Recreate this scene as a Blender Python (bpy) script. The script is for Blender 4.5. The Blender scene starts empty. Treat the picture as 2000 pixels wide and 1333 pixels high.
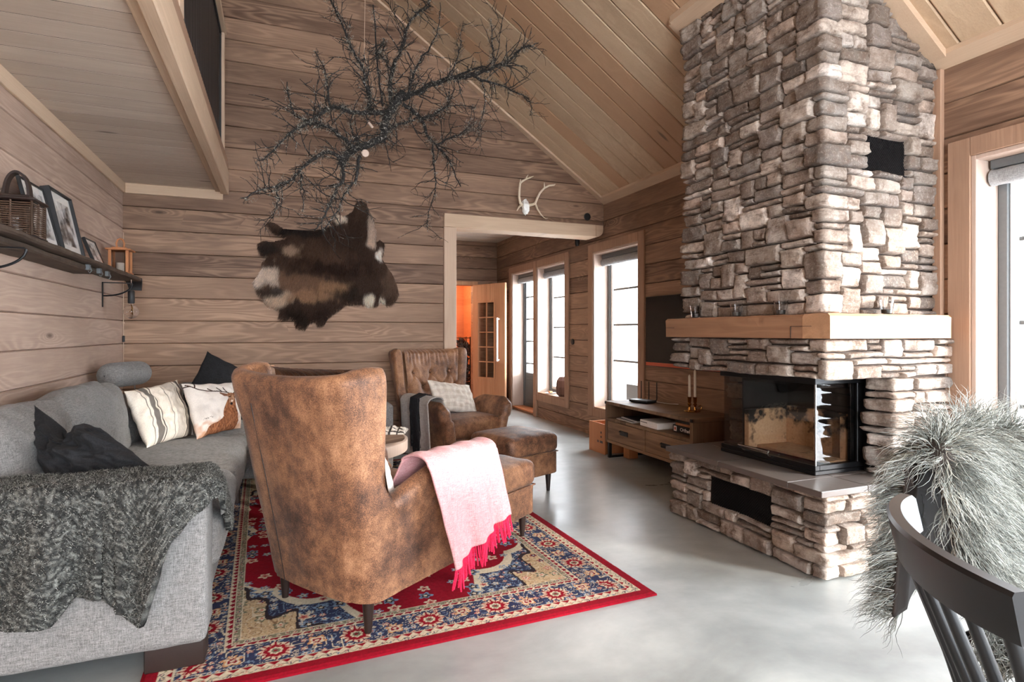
import bpy, bmesh, math, random
import numpy as np
from mathutils import Vector, Matrix, noise as mnoise

# ------------------------------------------------------------------ camera, world, sun, exposure
SC = bpy.context.scene
COL = SC.collection
cam_d = bpy.data.cameras.new('camera')
cam = bpy.data.objects.new('camera', cam_d)
COL.objects.link(cam)
cam.location = (0, 0, 1.15)
cam.rotation_euler = (math.pi/2, 0, -math.atan(450/1132))
cam_d.sensor_width = 36
cam_d.lens = 1132/2000*36
cam_d.shift_y = -16.5/2000
cam_d.clip_start = 0.02
SC.camera = cam

world = bpy.data.worlds.new('overcast_winter_sky')
SC.world = world
world.use_nodes = True
wb = world.node_tree.nodes['Background']
wb.inputs[0].default_value = (0.86, 0.93, 1.0, 1)
wb.inputs[1].default_value = 8.0

sun_d = bpy.data.lights.new('low_winter_sun', 'SUN')
sun = bpy.data.objects.new('low_winter_sun', sun_d)
COL.objects.link(sun)
sun_dir = Vector((-0.60, 0.76, -0.22)).normalized()
sun.rotation_euler = sun_dir.to_track_quat('-Z', 'Y').to_euler()
sun.location = (8, -8, 5)
sun_d.energy = 4.2
sun_d.angle = math.radians(9)
sun_d.color = (1.0, 0.95, 0.88)

SC.view_settings.view_transform = 'Standard'
SC.view_settings.look = 'None'
SC.view_settings.gamma = 1
SC.view_settings.use_curve_mapping = False
SC.view_settings.exposure = 1.42
SC.cycles.use_denoising = True
SC.cycles.max_bounces = 10
SC.cycles.diffuse_bounces = 6
SC.cycles.glossy_bounces = 4
SC.cycles.transmission_bounces = 6
SC.cycles.transparent_max_bounces = 12
SC.cycles.sample_clamp_indirect = 6
SC.cycles.caustics_reflective = False
SC.cycles.caustics_refractive = False

# room constants (metres; camera stands at x = y = 0)
XL, XR, YB, YF = -1.18, 3.2375, 5.46, -3.2
ZC, SL, XRIDGE = 2.545, 0.685, 0.2
def roof_z(x): return ZC + SL*(XR-x) if x > XRIDGE else ZC + SL*(XR-XRIDGE) - SL*(XRIDGE-x)
PITCH, POFF = 0.1845, 1.062
random.seed(7)
R = random.random
def ru(a, b): return a+(b-a)*random.random()

# ------------------------------------------------------------------ helpers
def tag(o, label=None, cat=None, group=None, kind=None):
    if label: o['label'] = label
    if cat: o['category'] = cat
    if group: o['group'] = group
    if kind: o['kind'] = kind
    return o

def thing(name, label, cat, loc=(0, 0, 0), rz=0.0, group=None):
    o = bpy.data.objects.new(name, None)
    COL.objects.link(o)
    o.empty_display_size = 0.05
    o.location = loc
    o.rotation_euler = (0, 0, rz)
    return tag(o, label, cat, group)

def link(name, me, mat, parent=None, smooth=False):
    o = bpy.data.objects.new(name, me)
    COL.objects.link(o)
    if mat is not None: me.materials.append(mat)
    if smooth: me.polygons.foreach_set('use_smooth', [True]*len(me.polygons))
    if parent is not None: o.parent = parent
    return o

def pyd(name, v, f, mat, parent=None, smooth=False, col=None):
    me = bpy.data.meshes.new(name)
    me.from_pydata([tuple(p) for p in v], [], [tuple(q) for q in f])
    if col is not None:
        at = me.color_attributes.new('Col', 'FLOAT_COLOR', 'POINT')
        c = np.ones((len(v), 4), dtype=np.float32); c[:, :3] = np.asarray(col, dtype=np.float32)
        at.data.foreach_set('color', c.ravel())
    me.validate(); me.update()
    return link(name, me, mat, parent, smooth)

class MB:
    """collects shapes into one mesh"""
    def __init__(s): s.v = []; s.f = []; s.c = []; s.cc = None
    def add(s, v, f):
        n = len(s.v); s.v += [tuple(p) for p in v]; s.f += [tuple(i+n for i in q) for q in f]
        if s.cc is not None: s.c += [s.cc]*len(v)
    def box(s, x0, y0, z0, x1, y1, z1, b=0.0, M=None):
        if x0 > x1: x0, x1 = x1, x0
        if y0 > y1: y0, y1 = y1, y0
        if z0 > z1: z0, z1 = z1, z0
        b = min(b, (x1-x0)/2.01, (y1-y0)/2.01, (z1-z0)/2.01)
        if b <= 0:
            v = [(x, y, z) for x in (x0, x1) for y in (y0, y1) for z in (z0, z1)]
            f = [(0, 1, 3, 2), (4, 6, 7, 5), (0, 4, 5, 1), (2, 3, 7, 6), (0, 2, 6, 4), (1, 5, 7, 3)]
        else:
            v = []; L = ((x0, x1), (y0, y1), (z0, z1)); idx = {}
            for a in range(8):
                k = (a >> 2 & 1, a >> 1 & 1, a & 1)
                for m in range(3):
                    p = [L[i][k[i]] if i == m else (L[i][0]+b if k[i] == 0 else L[i][1]-b) for i in range(3)]
                    idx[(k, m)] = len(v); v.append(tuple(p))
            f = []
            for m in range(3):
                o = [i for i in range(3) if i != m]
                for d in (0, 1):
                    q = []
                    for (p0, p1) in ((0, 0), (1, 0), (1, 1), (0, 1)):
                        k = [0, 0, 0]; k[m] = d; k[o[0]] = p0; k[o[1]] = p1
                        q.append(idx[(tuple(k), m)])
                    f.append(tuple(q))
            for e in range(3):
                o = [i for i in range(3) if i != e]
                for d0 in (0, 1):
                    for d1 in (0, 1):
                        k0 = [0, 0, 0]; k0[o[0]] = d0; k0[o[1]] = d1
                        k1 = list(k0); k1[e] = 1
                        k0, k1 = tuple(k0), tuple(k1)
                        f.append((idx[(k0, o[0])], idx[(k1, o[0])], idx[(k1, o[1])], idx[(k0, o[1])]))
            for a in range(8):
                k = (a >> 2 & 1, a >> 1 & 1, a & 1)
                f.append((idx[(k, 0)], idx[(k, 1)], idx[(k, 2)]))
        if M is not None: v = [tuple(M @ Vector(p)) for p in v]
        s.add(v, f)
        return s
    def tube(s, pts, rad, seg=8, cap=True):
        pts = [Vector(p) for p in pts]; n = len(pts)
        if not hasattr(rad, '__len__'): rad = [rad]*n
        t0 = (pts[1]-pts[0]).normalized()
        up = Vector((0, 0, 1)) if abs(t0.z) < .9 else Vector((1, 0, 0))
        a = t0.cross(up).normalized()
        V = []; F = []
        for i in range(n):
            t = (pts[min(i+1, n-1)]-pts[max(i-1, 0)])
            if t.length < 1e-9: t = t0
            t = t.normalized()
            a = (a - t*a.dot(t)).normalized(); b = t.cross(a)
            for k in range(seg):
                g = 2*math.pi*k/seg
                V.append(pts[i] + (a*math.cos(g)+b*math.sin(g))*rad[i])
        for i in range(n-1):
            for k in range(seg):
                k2 = (k+1) % seg
                F.append((i*seg+k, i*seg+k2, (i+1)*seg+k2, (i+1)*seg+k))
        if cap:
            F.append(tuple(range(seg-1, -1, -1))); F.append(tuple((n-1)*seg+k for k in range(seg)))
        s.add(V, F); return s
    def lathe(s, prof, seg=24, c=(0, 0, 0), M=None):
        V = []; F = []; n = len(prof)
        for r, z in prof:
            for k in range(seg):
                g = 2*math.pi*k/seg
                V.append((c[0]+max(r, 1e-4)*math.cos(g), c[1]+max(r, 1e-4)*math.sin(g), c[2]+z))
        for i in range(n-1):
            for k in range(seg):
                k2 = (k+1) % seg
                F.append((i*seg+k, i*seg+k2, (i+1)*seg+k2, (i+1)*seg+k))
        F.append(tuple(range(seg-1, -1, -1))); F.append(tuple((n-1)*seg+k for k in range(seg)))
        if M is not None: V = [tuple(M @ Vector(p)) for p in V]
        s.add(V, F); return s
    def prism(s, poly, a0, a1, plane='xz'):
        """extrude polygon (2-D) along the third axis"""
        n = len(poly); V = []
        for a in (a0, a1):
            for p, q in poly:
                V.append({'xz': (p, a, q), 'xy': (p, q, a), 'yz': (a, p, q)}[plane])
        F = [tuple(range(n-1, -1, -1)), tuple(range(n, 2*n))]
        for i in range(n):
            j = (i+1) % n
            F.append((i, j, n+j, n+i))
        s.add(V, F); return s
    def grid(s, P, nu, nv, closed_u=False):
        """P: list of (nu*nv) points, row major over u then v"""
        F = []
        for i in range(nu if closed_u else nu-1):
            for j in range(nv-1):
                a = i*nv+j; b = ((i+1) % nu)*nv+j
                F.append((a, b, b+1, a+1))
        s.add(P, F); return s
    def build(s, name, mat, parent=None, smooth=False, fix=True):
        o = pyd(name, s.v, s.f, mat, parent, smooth, s.c if s.cc is not None else None)
        if fix:
            bm = bmesh.new(); bm.from_mesh(o.data)
            bmesh.ops.recalc_face_normals(bm, faces=bm.faces); bm.to_mesh(o.data); bm.free()
        if smooth: auto(o)
        return o

def auto(o, ang=40):
    me = o.data
    me.polygons.foreach_set('use_smooth', [True]*len(me.polygons))
    try: me.set_sharp_from_angle(angle=math.radians(ang))
    except Exception: pass

def weld(o, d=1e-4):
    bm = bmesh.new(); bm.from_mesh(o.data)
    bmesh.ops.remove_doubles(bm, verts=bm.verts, dist=d)
    bmesh.ops.dissolve_degenerate(bm, edges=bm.edges, dist=1e-6)
    bmesh.ops.recalc_face_normals(bm, faces=bm.faces)
    bm.to_mesh(o.data); bm.free()

def copy_tree(o, parent=None):
    c = o.copy(); COL.objects.link(c)
    if parent is not None: c.parent = parent
    for ch in [x for x in SC.objects if x.parent == o]:
        copy_tree(ch, c)
    return c

def nz(x, y=0.0, z=0.0): return mnoise.noise(Vector((x, y, z)))
def sstep(a, b, x):
    t = min(1, max(0, (x-a)/(b-a))); return t*t*(3-2*t)
def lerp(a, b, t): return a+(b-a)*t
def interp(x, pts):
    if x <= pts[0][0]: return pts[0][1]
    for (a, va), (b, vb) in zip(pts, pts[1:]):
        if x <= b: return va+(vb-va)*(x-a)/(b-a)
    return pts[-1][1]

# numpy value noise for prints and rugs
def hsh(ix, iy, seed):
    h = (ix.astype(np.int64)*374761393 + iy.astype(np.int64)*668265263 + seed*974634777) & 0x7fffffff
    h = ((h ^ (h >> 13))*1274126177) & 0x7fffffff
    return ((h ^ (h >> 16)) & 0xffffff)/float(0xffffff)
def vn(x, y, seed=0):
    ix = np.floor(x); iy = np.floor(y); fx = x-ix; fy = y-iy
    fx = fx*fx*(3-2*fx); fy = fy*fy*(3-2*fy)
    a = hsh(ix, iy, seed); b = hsh(ix+1, iy, seed); c = hsh(ix, iy+1, seed); d = hsh(ix+1, iy+1, seed)
    return a*(1-fx)*(1-fy)+b*fx*(1-fy)+c*(1-fx)*fy+d*fx*fy
def srgb(r, g, b):
    f = lambda c: (c/255/12.92 if c/255 <= .04045 else ((c/255+.055)/1.055)**2.4)
    return (f(r), f(g), f(b))

# ------------------------------------------------------------------ materials
def new_mat(name):
    m = bpy.data.materials.new(name); m.use_nodes = True
    nt = m.node_tree; b = nt.nodes['Principled BSDF']
    return m, nt, b
def nd(nt, typ, ins=None, **props):
    n = nt.nodes.new(typ)
    for k, v in props.items(): setattr(n, k, v)
    for k, v in (ins or {}).items():
        s = n.inputs[k]
        if isinstance(v, bpy.types.NodeSocket): nt.links.new(v, s)
        else:
            s.default_value = v
    return n
def mth(nt, op, a, b=None, c=None):
    ins = {0: a}
    if b is not None: ins[1] = b
    if c is not None: ins[2] = c
    return nd(nt, 'ShaderNodeMath', ins, operation=op).outputs[0]
def mixc(nt, f, a, b, mode='MIX'):
    n = nd(nt, 'ShaderNodeMix', {}, data_type='RGBA', blend_type=mode)
    for k, v in ((0, f), (6, a), (7, b)):
        if isinstance(v, bpy.types.NodeSocket): nt.links.new(v, n.inputs[k])
        elif k == 0: n.inputs[0].default_value = v
        else: n.inputs[k].default_value = (*v[:3], 1)
    return n.outputs[2]
def ramp(nt, fac, stops):
    n = nd(nt, 'ShaderNodeValToRGB', {0: fac})
    while len(n.color_ramp.elements) > len(stops): n.color_ramp.elements.remove(n.color_ramp.elements[-1])
    while len(n.color_ramp.elements) < len(stops): n.color_ramp.elements.new(.5)
    for e, (p, c) in zip(n.color_ramp.elements, stops):
        e.position = p; e.color = (*c[:3], 1) if hasattr(c, '__len__') else (c, c, c, 1)
    return n.outputs[0]
def bump(nt, b, h, strength=.3, dist=.01):
    n = nd(nt, 'ShaderNodeBump', {'Height': h, 'Strength': strength, 'Distance': dist})
    nt.links.new(n.outputs[0], b.inputs['Normal'])

def plain(name, c, rough=.5, metal=0.0, bumpy=0.0, scale=60, spec=None):
    m, nt, b = new_mat(name)
    b.inputs['Roughness'].default_value = rough; b.inputs['Metallic'].default_value = metal
    tc = nd(nt, 'ShaderNodeTexCoord')
    n = nd(nt, 'ShaderNodeTexNoise', {'Vector': tc.outputs['Object'], 'Scale': scale, 'Detail': 4.0})
    col = mixc(nt, n.outputs[0], [x*.86 for x in c[:3]], [min(1, x*1.12) for x in c[:3]])
    nt.links.new(col, b.inputs['Base Color'])
    if spec is not None: b.inputs['Specular IOR Level'].default_value = spec
    if bumpy: bump(nt, b, n.outputs[0], bumpy, .004)
    return m

def wood(name, dark, light, along='X', across='Z', pitch=PITCH, off=POFF, tone=.28, rough=.62, ring=26, knot=1.0,
         contrast=1.0, lf=(.9, 7.0), board=True, fine=150, stain=.25, tint=None):
    m, nt, b = new_mat(name)
    tc = nd(nt, 'ShaderNodeTexCoord')
    sx = nd(nt, 'ShaderNodeSeparateXYZ', {0: tc.outputs['Object']})
    o = {'X': sx.outputs[0], 'Y': sx.outputs[1], 'Z': sx.outputs[2]}
    third = o[[k for k in 'XYZ' if k not in (along, across)][0]]
    A, B = o[along], o[across]
    idn = mth(nt, 'FLOOR', mth(nt, 'DIVIDE', mth(nt, 'SUBTRACT', B, off), pitch)) if board else mth(nt, 'MULTIPLY', B, 0.0)
    wn = nd(nt, 'ShaderNodeTexWhiteNoise', {'W': mth(nt, 'ADD', idn, .37)}, noise_dimensions='1D')
    ws = nd(nt, 'ShaderNodeSeparateColor', {0: wn.outputs['Color']})
    A2 = mth(nt, 'ADD', A, mth(nt, 'MULTIPLY', wn.outputs['Value'], 37.0))
    B2 = mth(nt, 'ADD', B, mth(nt, 'MULTIPLY', ws.outputs[1], 11.0))
    T2 = mth(nt, 'MULTIPLY', third, 5.0)
    v1 = nd(nt, 'ShaderNodeCombineXYZ', {0: mth(nt, 'MULTIPLY', A2, lf[0]), 1: mth(nt, 'MULTIPLY', B2, lf[1]), 2: T2}).outputs[0]
    n1 = nd(nt, 'ShaderNodeTexNoise', {'Vector': v1, 'Scale': 1.0, 'Detail': 2.5, 'Roughness': .45}).outputs[0]
    v2 = nd(nt, 'ShaderNodeCombineXYZ', {0: mth(nt, 'MULTIPLY', A2, 1.5), 1: mth(nt, 'MULTIPLY', B2, 5.2), 2: 0.0}).outputs[0]
    vo = nd(nt, 'ShaderNodeTexVoronoi', {'Vector': v2, 'Scale': 1.0, 'Randomness': 1.0})
    kd = vo.outputs['Distance']
    vs = nd(nt, 'ShaderNodeSeparateColor', {0: vo.outputs['Color']})
    on = mth(nt, 'GREATER_THAN', vs.outputs[0], 1-.5*knot)
    halo = mth(nt, 'MULTIPLY', mth(nt, 'EXPONENT', mth(nt, 'MULTIPLY', kd, -7.0)), on)
    field = mth(nt, 'ADD', n1, mth(nt, 'MULTIPLY', halo, .55))
    rings = mth(nt, 'MULTIPLY_ADD', mth(nt, 'SINE', mth(nt, 'MULTIPLY', field, float(ring)*3.0)), .5, .5)
    rings = mth(nt, 'POWER', rings, 1.6)
    vm = nd(nt, 'ShaderNodeCombineXYZ', {0: mth(nt, 'MULTIPLY', A2, 1.1), 1: mth(nt, 'MULTIPLY', B2, 5.0), 2: 3.3}).outputs[0]
    msk = nd(nt, 'ShaderNodeMapRange', {0: nd(nt, 'ShaderNodeTexNoise', {'Vector': vm, 'Scale': 1.0, 'Detail': 1.0}).outputs[0], 1: .42, 2: .62, 3: .18, 4: 1.0}).outputs[0]
    rings = mth(nt, 'MULTIPLY', rings, mth(nt, 'MAXIMUM', msk, halo))
    v3 = nd(nt, 'ShaderNodeCombineXYZ', {0: mth(nt, 'MULTIPLY', A2, 4.0), 1: mth(nt, 'MULTIPLY', B2, float(fine)), 2: mth(nt, 'MULTIPLY', third, float(fine))}).outputs[0]
    n3 = nd(nt, 'ShaderNodeTexNoise', {'Vector': v3, 'Scale': 1.0, 'Detail': 2.0}).outputs[0]
    v4 = nd(nt, 'ShaderNodeCombineXYZ', {0: mth(nt, 'MULTIPLY', A2, 1.3), 1: mth(nt, 'MULTIPLY', B2, 10.0), 2: T2}).outputs[0]
    n4 = nd(nt, 'ShaderNodeTexNoise', {'Vector': v4, 'Scale': 1.0, 'Detail': 4.0, 'Roughness': .6}).outputs[0]
    f = mth(nt, 'ADD', mth(nt, 'MULTIPLY', rings, .30*contrast), mth(nt, 'MULTIPLY', n3, .34))
    f = mth(nt, 'ADD', f, mth(nt, 'MULTIPLY', mth(nt, 'SUBTRACT', n4, .5), .62*contrast))
    f = mth(nt, 'ADD', f, mth(nt, 'MULTIPLY', mth(nt, 'SUBTRACT', ws.outputs[0], .5), tone*1.6))
    f = nd(nt, 'ShaderNodeClamp', {0: mth(nt, 'ADD', f, .18)}).outputs[0]
    col = mixc(nt, f, dark, light)
    if tint is not None:
        tn = mth(nt, 'GREATER_THAN', ws.outputs[2], .86)
        col = mixc(nt, mth(nt, 'MULTIPLY', tn, .6), col, tint)
    ns = nd(nt, 'ShaderNodeTexNoise', {'Vector': tc.outputs['Object'], 'Scale': 1.7, 'Detail': 3.0}).outputs[0]
    col = mixc(nt, mth(nt, 'MULTIPLY', mth(nt, 'SUBTRACT', ns, .42), stain*2.0), col, [x*.45 for x in dark])
    kf = mth(nt, 'MULTIPLY', mth(nt, 'SUBTRACT', 1.0, nd(nt, 'ShaderNodeMapRange', {0: kd, 1: .05, 2: .11}).outputs[0]), on)
    col = mixc(nt, mth(nt, 'MULTIPLY', kf, .8), col, [x*.35 for x in dark])
    nt.links.new(col, b.inputs['Base Color'])
    b.inputs['Roughness'].default_value = rough
    b.inputs['Specular IOR Level'].default_value = .3
    bump(nt, b, mth(nt, 'ADD', n3, mth(nt, 'MULTIPLY', rings, .5)), .25, .003)
    return m

def fabric(name, c1, c2, scale=220, rough=.95, bumpv=.5, weave=True, sheen=.3, aniso=(1, 1, 1)):
    m, nt, b = new_mat(name)
    tc = nd(nt, 'ShaderNodeTexCoord')
    mp = nd(nt, 'ShaderNodeMapping', {'Vector': tc.outputs['Object'], 'Scale': aniso})
    n = nd(nt, 'ShaderNodeTexNoise', {'Vector': mp.outputs[0], 'Scale': float(scale), 'Detail': 3.0, 'Roughness': .7}).outputs[0]
    if weave:
        mp2 = nd(nt, 'ShaderNodeMapping', {'Vector': tc.outputs['Object'], 'Scale': (1, 1, .12)})
        mp3 = nd(nt, 'ShaderNodeMapping', {'Vector': tc.outputs['Object'], 'Scale': (.12, .12, 1)})
        a = nd(nt, 'ShaderNodeTexNoise', {'Vector': mp2.outputs[0], 'Scale': scale*1.2, 'Detail': 2.0}).outputs[0]
        c = nd(nt, 'ShaderNodeTexNoise', {'Vector': mp3.outputs[0], 'Scale': scale*1.2, 'Detail': 2.0}).outputs[0]
        n = mth(nt, 'ADD', mth(nt, 'MULTIPLY', n, .4), mth(nt, 'ADD', mth(nt, 'MULTIPLY', a, .3), mth(nt, 'MULTIPLY', c, .3)))
    f = nd(nt, 'ShaderNodeMapRange', {0: n, 1: .36, 2: .64}).outputs[0]
    nt.links.new(mixc(nt, f, c1, c2), b.inputs['Base Color'])
    b.inputs['Roughness'].default_value = rough
    b.inputs['Specular IOR Level'].default_value = .15
    b.inputs['Sheen Weight'].default_value = sheen*.35
    bump(nt, b, n, bumpv, .003)
    return m

def leather(name):
    m, nt, b = new_mat(name)
    tc = nd(nt, 'ShaderNodeTexCoord')
    big = nd(nt, 'ShaderNodeTexNoise', {'Vector': tc.outputs['Object'], 'Scale': 3.2, 'Detail': 5.0, 'Roughness': .6}).outputs[0]
    mid = nd(nt, 'ShaderNodeTexNoise', {'Vector': tc.outputs['Object'], 'Scale': 26.0, 'Detail': 5.0, 'Roughness': .7}).outputs[0]
    spk = nd(nt, 'ShaderNodeTexNoise', {'Vector': tc.outputs['Object'], 'Scale': 240.0, 'Detail': 3.0, 'Roughness': .8}).outputs[0]
    f = mth(nt, 'ADD', mth(nt, 'MULTIPLY', big, .9), mth(nt, 'MULTIPLY', mid, .35))
    f = mth(nt, 'ADD', f, mth(nt, 'MULTIPLY', mth(nt, 'SUBTRACT', spk, .5), .8))
    col = ramp(nt, nd(nt, 'ShaderNodeMapRange', {0: f, 1: .38, 2: .88}).outputs[0],
               [(0, srgb(50, 34, 26)), (.3, srgb(92, 62, 46)), (.6, srgb(140, 98, 70)), (1, srgb(184, 138, 104))])
    nt.links.new(col, b.inputs['Base Color'])
    b.inputs['Roughness'].default_value = .5
    b.inputs['Specular IOR Level'].default_value = .35
    b.inputs['Sheen Weight'].default_value = .08
    b.inputs['Sheen Roughness'].default_value = .45
    bump(nt, b, mth(nt, 'ADD', spk, mid), .25, .003)
    return m

def vcol(name, rough=.95, scale=350, bumpv=.4, vary=.18, spec=.15, sheen=0.0):
    m, nt, b = new_mat(name)
    at = nd(nt, 'ShaderNodeVertexColor', {}, layer_name='Col')
    tc = nd(nt, 'ShaderNodeTexCoord')
    n = nd(nt, 'ShaderNodeTexNoise', {'Vector': tc.outputs['Object'], 'Scale': float(scale), 'Detail': 3.0, 'Roughness': .75}).outputs[0]
    k = nd(nt, 'ShaderNodeMapRange', {0: n, 1: .3, 2: .7, 3: 1-vary, 4: 1+vary}).outputs[0]
    c = nd(nt, 'ShaderNodeVectorMath', {0: at.outputs[0]}, operation='SCALE')
    nt.links.new(k, c.inputs['Scale'])
    nt.links.new(c.outputs[0], b.inputs['Base Color'])
    b.inputs['Roughness'].default_value = rough
    b.inputs['Specular IOR Level'].default_value = spec
    b.inputs['Sheen Weight'].default_value = sheen
    bump(nt, b, n, bumpv, .003)
    return m

def stone_mat():
    m, nt, b = new_mat('stacked_stone')
    at = nd(nt, 'ShaderNodeVertexColor', {}, layer_name='Col')
    tc = nd(nt, 'ShaderNodeTexCoord')
    n1 = nd(nt, 'ShaderNodeTexNoise', {'Vector': tc.outputs['Object'], 'Scale': 11.0, 'Detail': 7.0, 'Roughness': .68}).outputs[0]
    n2 = nd(nt, 'ShaderNodeTexNoise', {'Vector': tc.outputs['Object'], 'Scale': 75.0, 'Detail': 5.0, 'Roughness': .75}).outputs[0]
    mu = nd(nt, 'ShaderNodeMapping', {'Vector': tc.outputs['Object'], 'Scale': (7, 7, 45)})
    n3 = nd(nt, 'ShaderNodeTexNoise', {'Vector': mu.outputs[0], 'Scale': 1.0, 'Detail': 5.0, 'Roughness': .7}).outputs[0]
    c = mixc(nt, nd(nt, 'ShaderNodeMapRange', {0: n1, 1: .42, 2: .66}).outputs[0], at.outputs[0], srgb(112, 94, 82))
    c = mixc(nt, nd(nt, 'ShaderNodeMapRange', {0: n3, 1: .54, 2: .74, 3: 0, 4: .75}).outputs[0], c, srgb(76, 60, 50))
    c = mixc(nt, nd(nt, 'ShaderNodeMapRange', {0: n2, 1: .52, 2: .75, 3: 0, 4: .5}).outputs[0], c, srgb(214, 202, 190))
    nt.links.new(c, b.inputs['Base Color'])
    b.inputs['Roughness'].default_value = .9
    b.inputs['Specular IOR Level'].default_value = .2
    bump(nt, b, mth(nt, 'ADD', mth(nt, 'MULTIPLY', n2, .6), mth(nt, 'ADD', n1, n3)), .9, .014)
    return m

def glass_mat(name, tint=(1, 1, 1), rough=0.0):
    m = bpy.data.materials.new(name); m.use_nodes = True; nt = m.node_tree
    nt.nodes.clear()
    out = nd(nt, 'ShaderNodeOutputMaterial')
    tr = nd(nt, 'ShaderNodeBsdfTransparent', {0: (*tint, 1)})
    gl = nd(nt, 'ShaderNodeBsdfGlossy', {0: (1, 1, 1, 1), 'Roughness': rough})
    fr = nd(nt, 'ShaderNodeFresnel', {0: 1.45})
    ge = nd(nt, 'ShaderNodeNewGeometry')
    fk = mth(nt, 'MULTIPLY', fr.outputs[0], mth(nt, 'SUBTRACT', 1.0, ge.outputs['Backfacing']))
    mx = nd(nt, 'ShaderNodeMixShader', {0: fk, 1: tr.outputs[0], 2: gl.outputs[0]})
    nt.links.new(mx.outputs[0], out.inputs[0])
    return m

def floor_mat():
    m, nt, b = new_mat('polished_grey_concrete')
    tc = nd(nt, 'ShaderNodeTexCoord')
    w = nd(nt, 'ShaderNodeTexNoise', {'Vector': tc.outputs['Object'], 'Scale': .8, 'Detail': 2.0}).outputs['Color']
    v = nd(nt, 'ShaderNodeVectorMath', {0: tc.outputs['Object'], 1: w}, operation='ADD').outputs[0]
    mp = nd(nt, 'ShaderNodeMapping', {'Vector': v, 'Scale': (1.0, 2.1, 1), 'Rotation': (0, 0, .5)})
    n = nd(nt, 'ShaderNodeTexNoise', {'Vector': mp.outputs[0], 'Scale': 1.2, 'Detail': 6.0, 'Roughness': .55}).outputs[0]
    n2 = nd(nt, 'ShaderNodeTexNoise', {'Vector': tc.outputs['Object'], 'Scale': 9.0, 'Detail': 6.0, 'Roughness': .6}).outputs[0]
    f = mth(nt, 'ADD', mth(nt, 'MULTIPLY', n, .8), mth(nt, 'MULTIPLY', n2, .2))
    c = ramp(nt, f, [(.3, srgb(122, 124, 122)), (.5, srgb(150, 153, 151)), (.7, srgb(178, 181, 178))])
    nt.links.new(c, b.inputs['Base Color'])
    nt.links.new(nd(nt, 'ShaderNodeMapRange', {0: n, 1: .3, 2: .7, 3: .26, 4: .42}).outputs[0], b.inputs['Roughness'])
    b.inputs['Specular IOR Level'].default_value = .5
    return m

M = {}
BRN_D, BRN_L = srgb(84, 61, 49), srgb(180, 146, 121)
M['wall_x'] = wood('stained_plank_x', BRN_D, BRN_L, 'X', 'Z', contrast=1.15)
M['wall_y'] = wood('stained_plank_y', BRN_D, BRN_L, 'Y', 'Z', contrast=1.15)
M['wall_left'] = wood('window_lit_plank', srgb(142, 116, 101), srgb(214, 188, 170), 'Y', 'Z', contrast=.75, tone=.2)  # window light put into the colour: paler than the other plank walls
M['ceil'] = wood('ceiling_board', srgb(164, 138, 112), srgb(212, 186, 156), 'X', 'Y', pitch=.186, off=5.223-.186*60, ring=16, contrast=.6, tone=.17, stain=.05, tint=srgb(168, 126, 94))
M['loft'] = wood('loft_board', srgb(172, 154, 138), srgb(216, 200, 184), 'X', 'Y', pitch=.158, off=2.24-.158*60, ring=14, contrast=.5, tone=.2, stain=.1)
M['trim_x'] = wood('trim_wood_x', srgb(164, 136, 112), srgb(210, 184, 158), 'X', 'Z', board=False, ring=12, contrast=.55, knot=.5, stain=.08)
M['trim_y'] = wood('trim_wood_y', srgb(164, 136, 112), srgb(210, 184, 158), 'Y', 'Z', board=False, ring=12, contrast=.55, knot=.5, stain=.08)
M['trim_z'] = wood('trim_wood_z', srgb(164, 136, 114), srgb(210, 184, 162), 'Z', 'X', board=False, ring=12, contrast=.55, knot=.5, stain=.08)
M['casing_z'] = wood('casing_wood_z', srgb(112, 84, 68), srgb(178, 144, 120), 'Z', 'Y', board=False, ring=18, contrast=.8, knot=.4, stain=.1, lf=(.9, 9.0))
M['casing_y'] = wood('casing_wood_y', srgb(112, 84, 68), srgb(178, 144, 120), 'Y', 'Z', board=False, ring=18, contrast=.8, knot=.4, stain=.1, lf=(.9, 9.0))
M['reveal'] = wood('reveal_wood', srgb(158, 134, 120), srgb(204, 184, 170), 'Z', 'X', board=False, ring=10, contrast=.35, knot=.3, stain=0)
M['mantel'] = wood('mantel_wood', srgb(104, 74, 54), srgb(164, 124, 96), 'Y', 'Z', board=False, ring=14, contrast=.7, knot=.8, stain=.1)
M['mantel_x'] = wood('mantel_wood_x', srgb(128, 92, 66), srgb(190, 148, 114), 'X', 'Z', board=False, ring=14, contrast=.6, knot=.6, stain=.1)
M['oak'] = wood('reclaimed_oak', srgb(96, 68, 50), srgb(168, 132, 100), 'Y', 'Z', pitch=.07, off=.0, ring=14, contrast=.8, tone=.25)
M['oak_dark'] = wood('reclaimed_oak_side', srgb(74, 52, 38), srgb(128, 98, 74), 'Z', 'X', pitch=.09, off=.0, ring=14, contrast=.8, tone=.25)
M['oak_x'] = wood('reclaimed_oak_x', srgb(84, 62, 46), srgb(150, 120, 92), 'X', 'Y', pitch=.09, off=.0, ring=14, contrast=.8, tone=.4)
M['crate'] = wood('crate_wood', srgb(150, 88, 52), srgb(206, 142, 98), 'Z', 'Y', board=False, ring=10, contrast=.5, knot=.4)
M['sauna'] = wood('sauna_door_wood', srgb(168, 118, 84), srgb(218, 172, 134), 'Z', 'X', pitch=.085, off=0, ring=12, contrast=.5, tone=.15, stain=0)
M['sauna_wall'] = wood('sauna_wall_wood', srgb(176, 112, 76), srgb(222, 162, 120), 'X', 'Z', pitch=.11, off=0, ring=12, contrast=.5, tone=.2, stain=0)
M['drift'] = wood('weathered_shelf_wood', srgb(34, 27, 23), srgb(96, 80, 68), 'Y', 'X', board=False, ring=22, contrast=1.1, knot=.6, lf=(1.5, 12), stain=.3)
M['floor'] = floor_mat()
M['leather'] = leather('brown_worn_suede')
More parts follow.
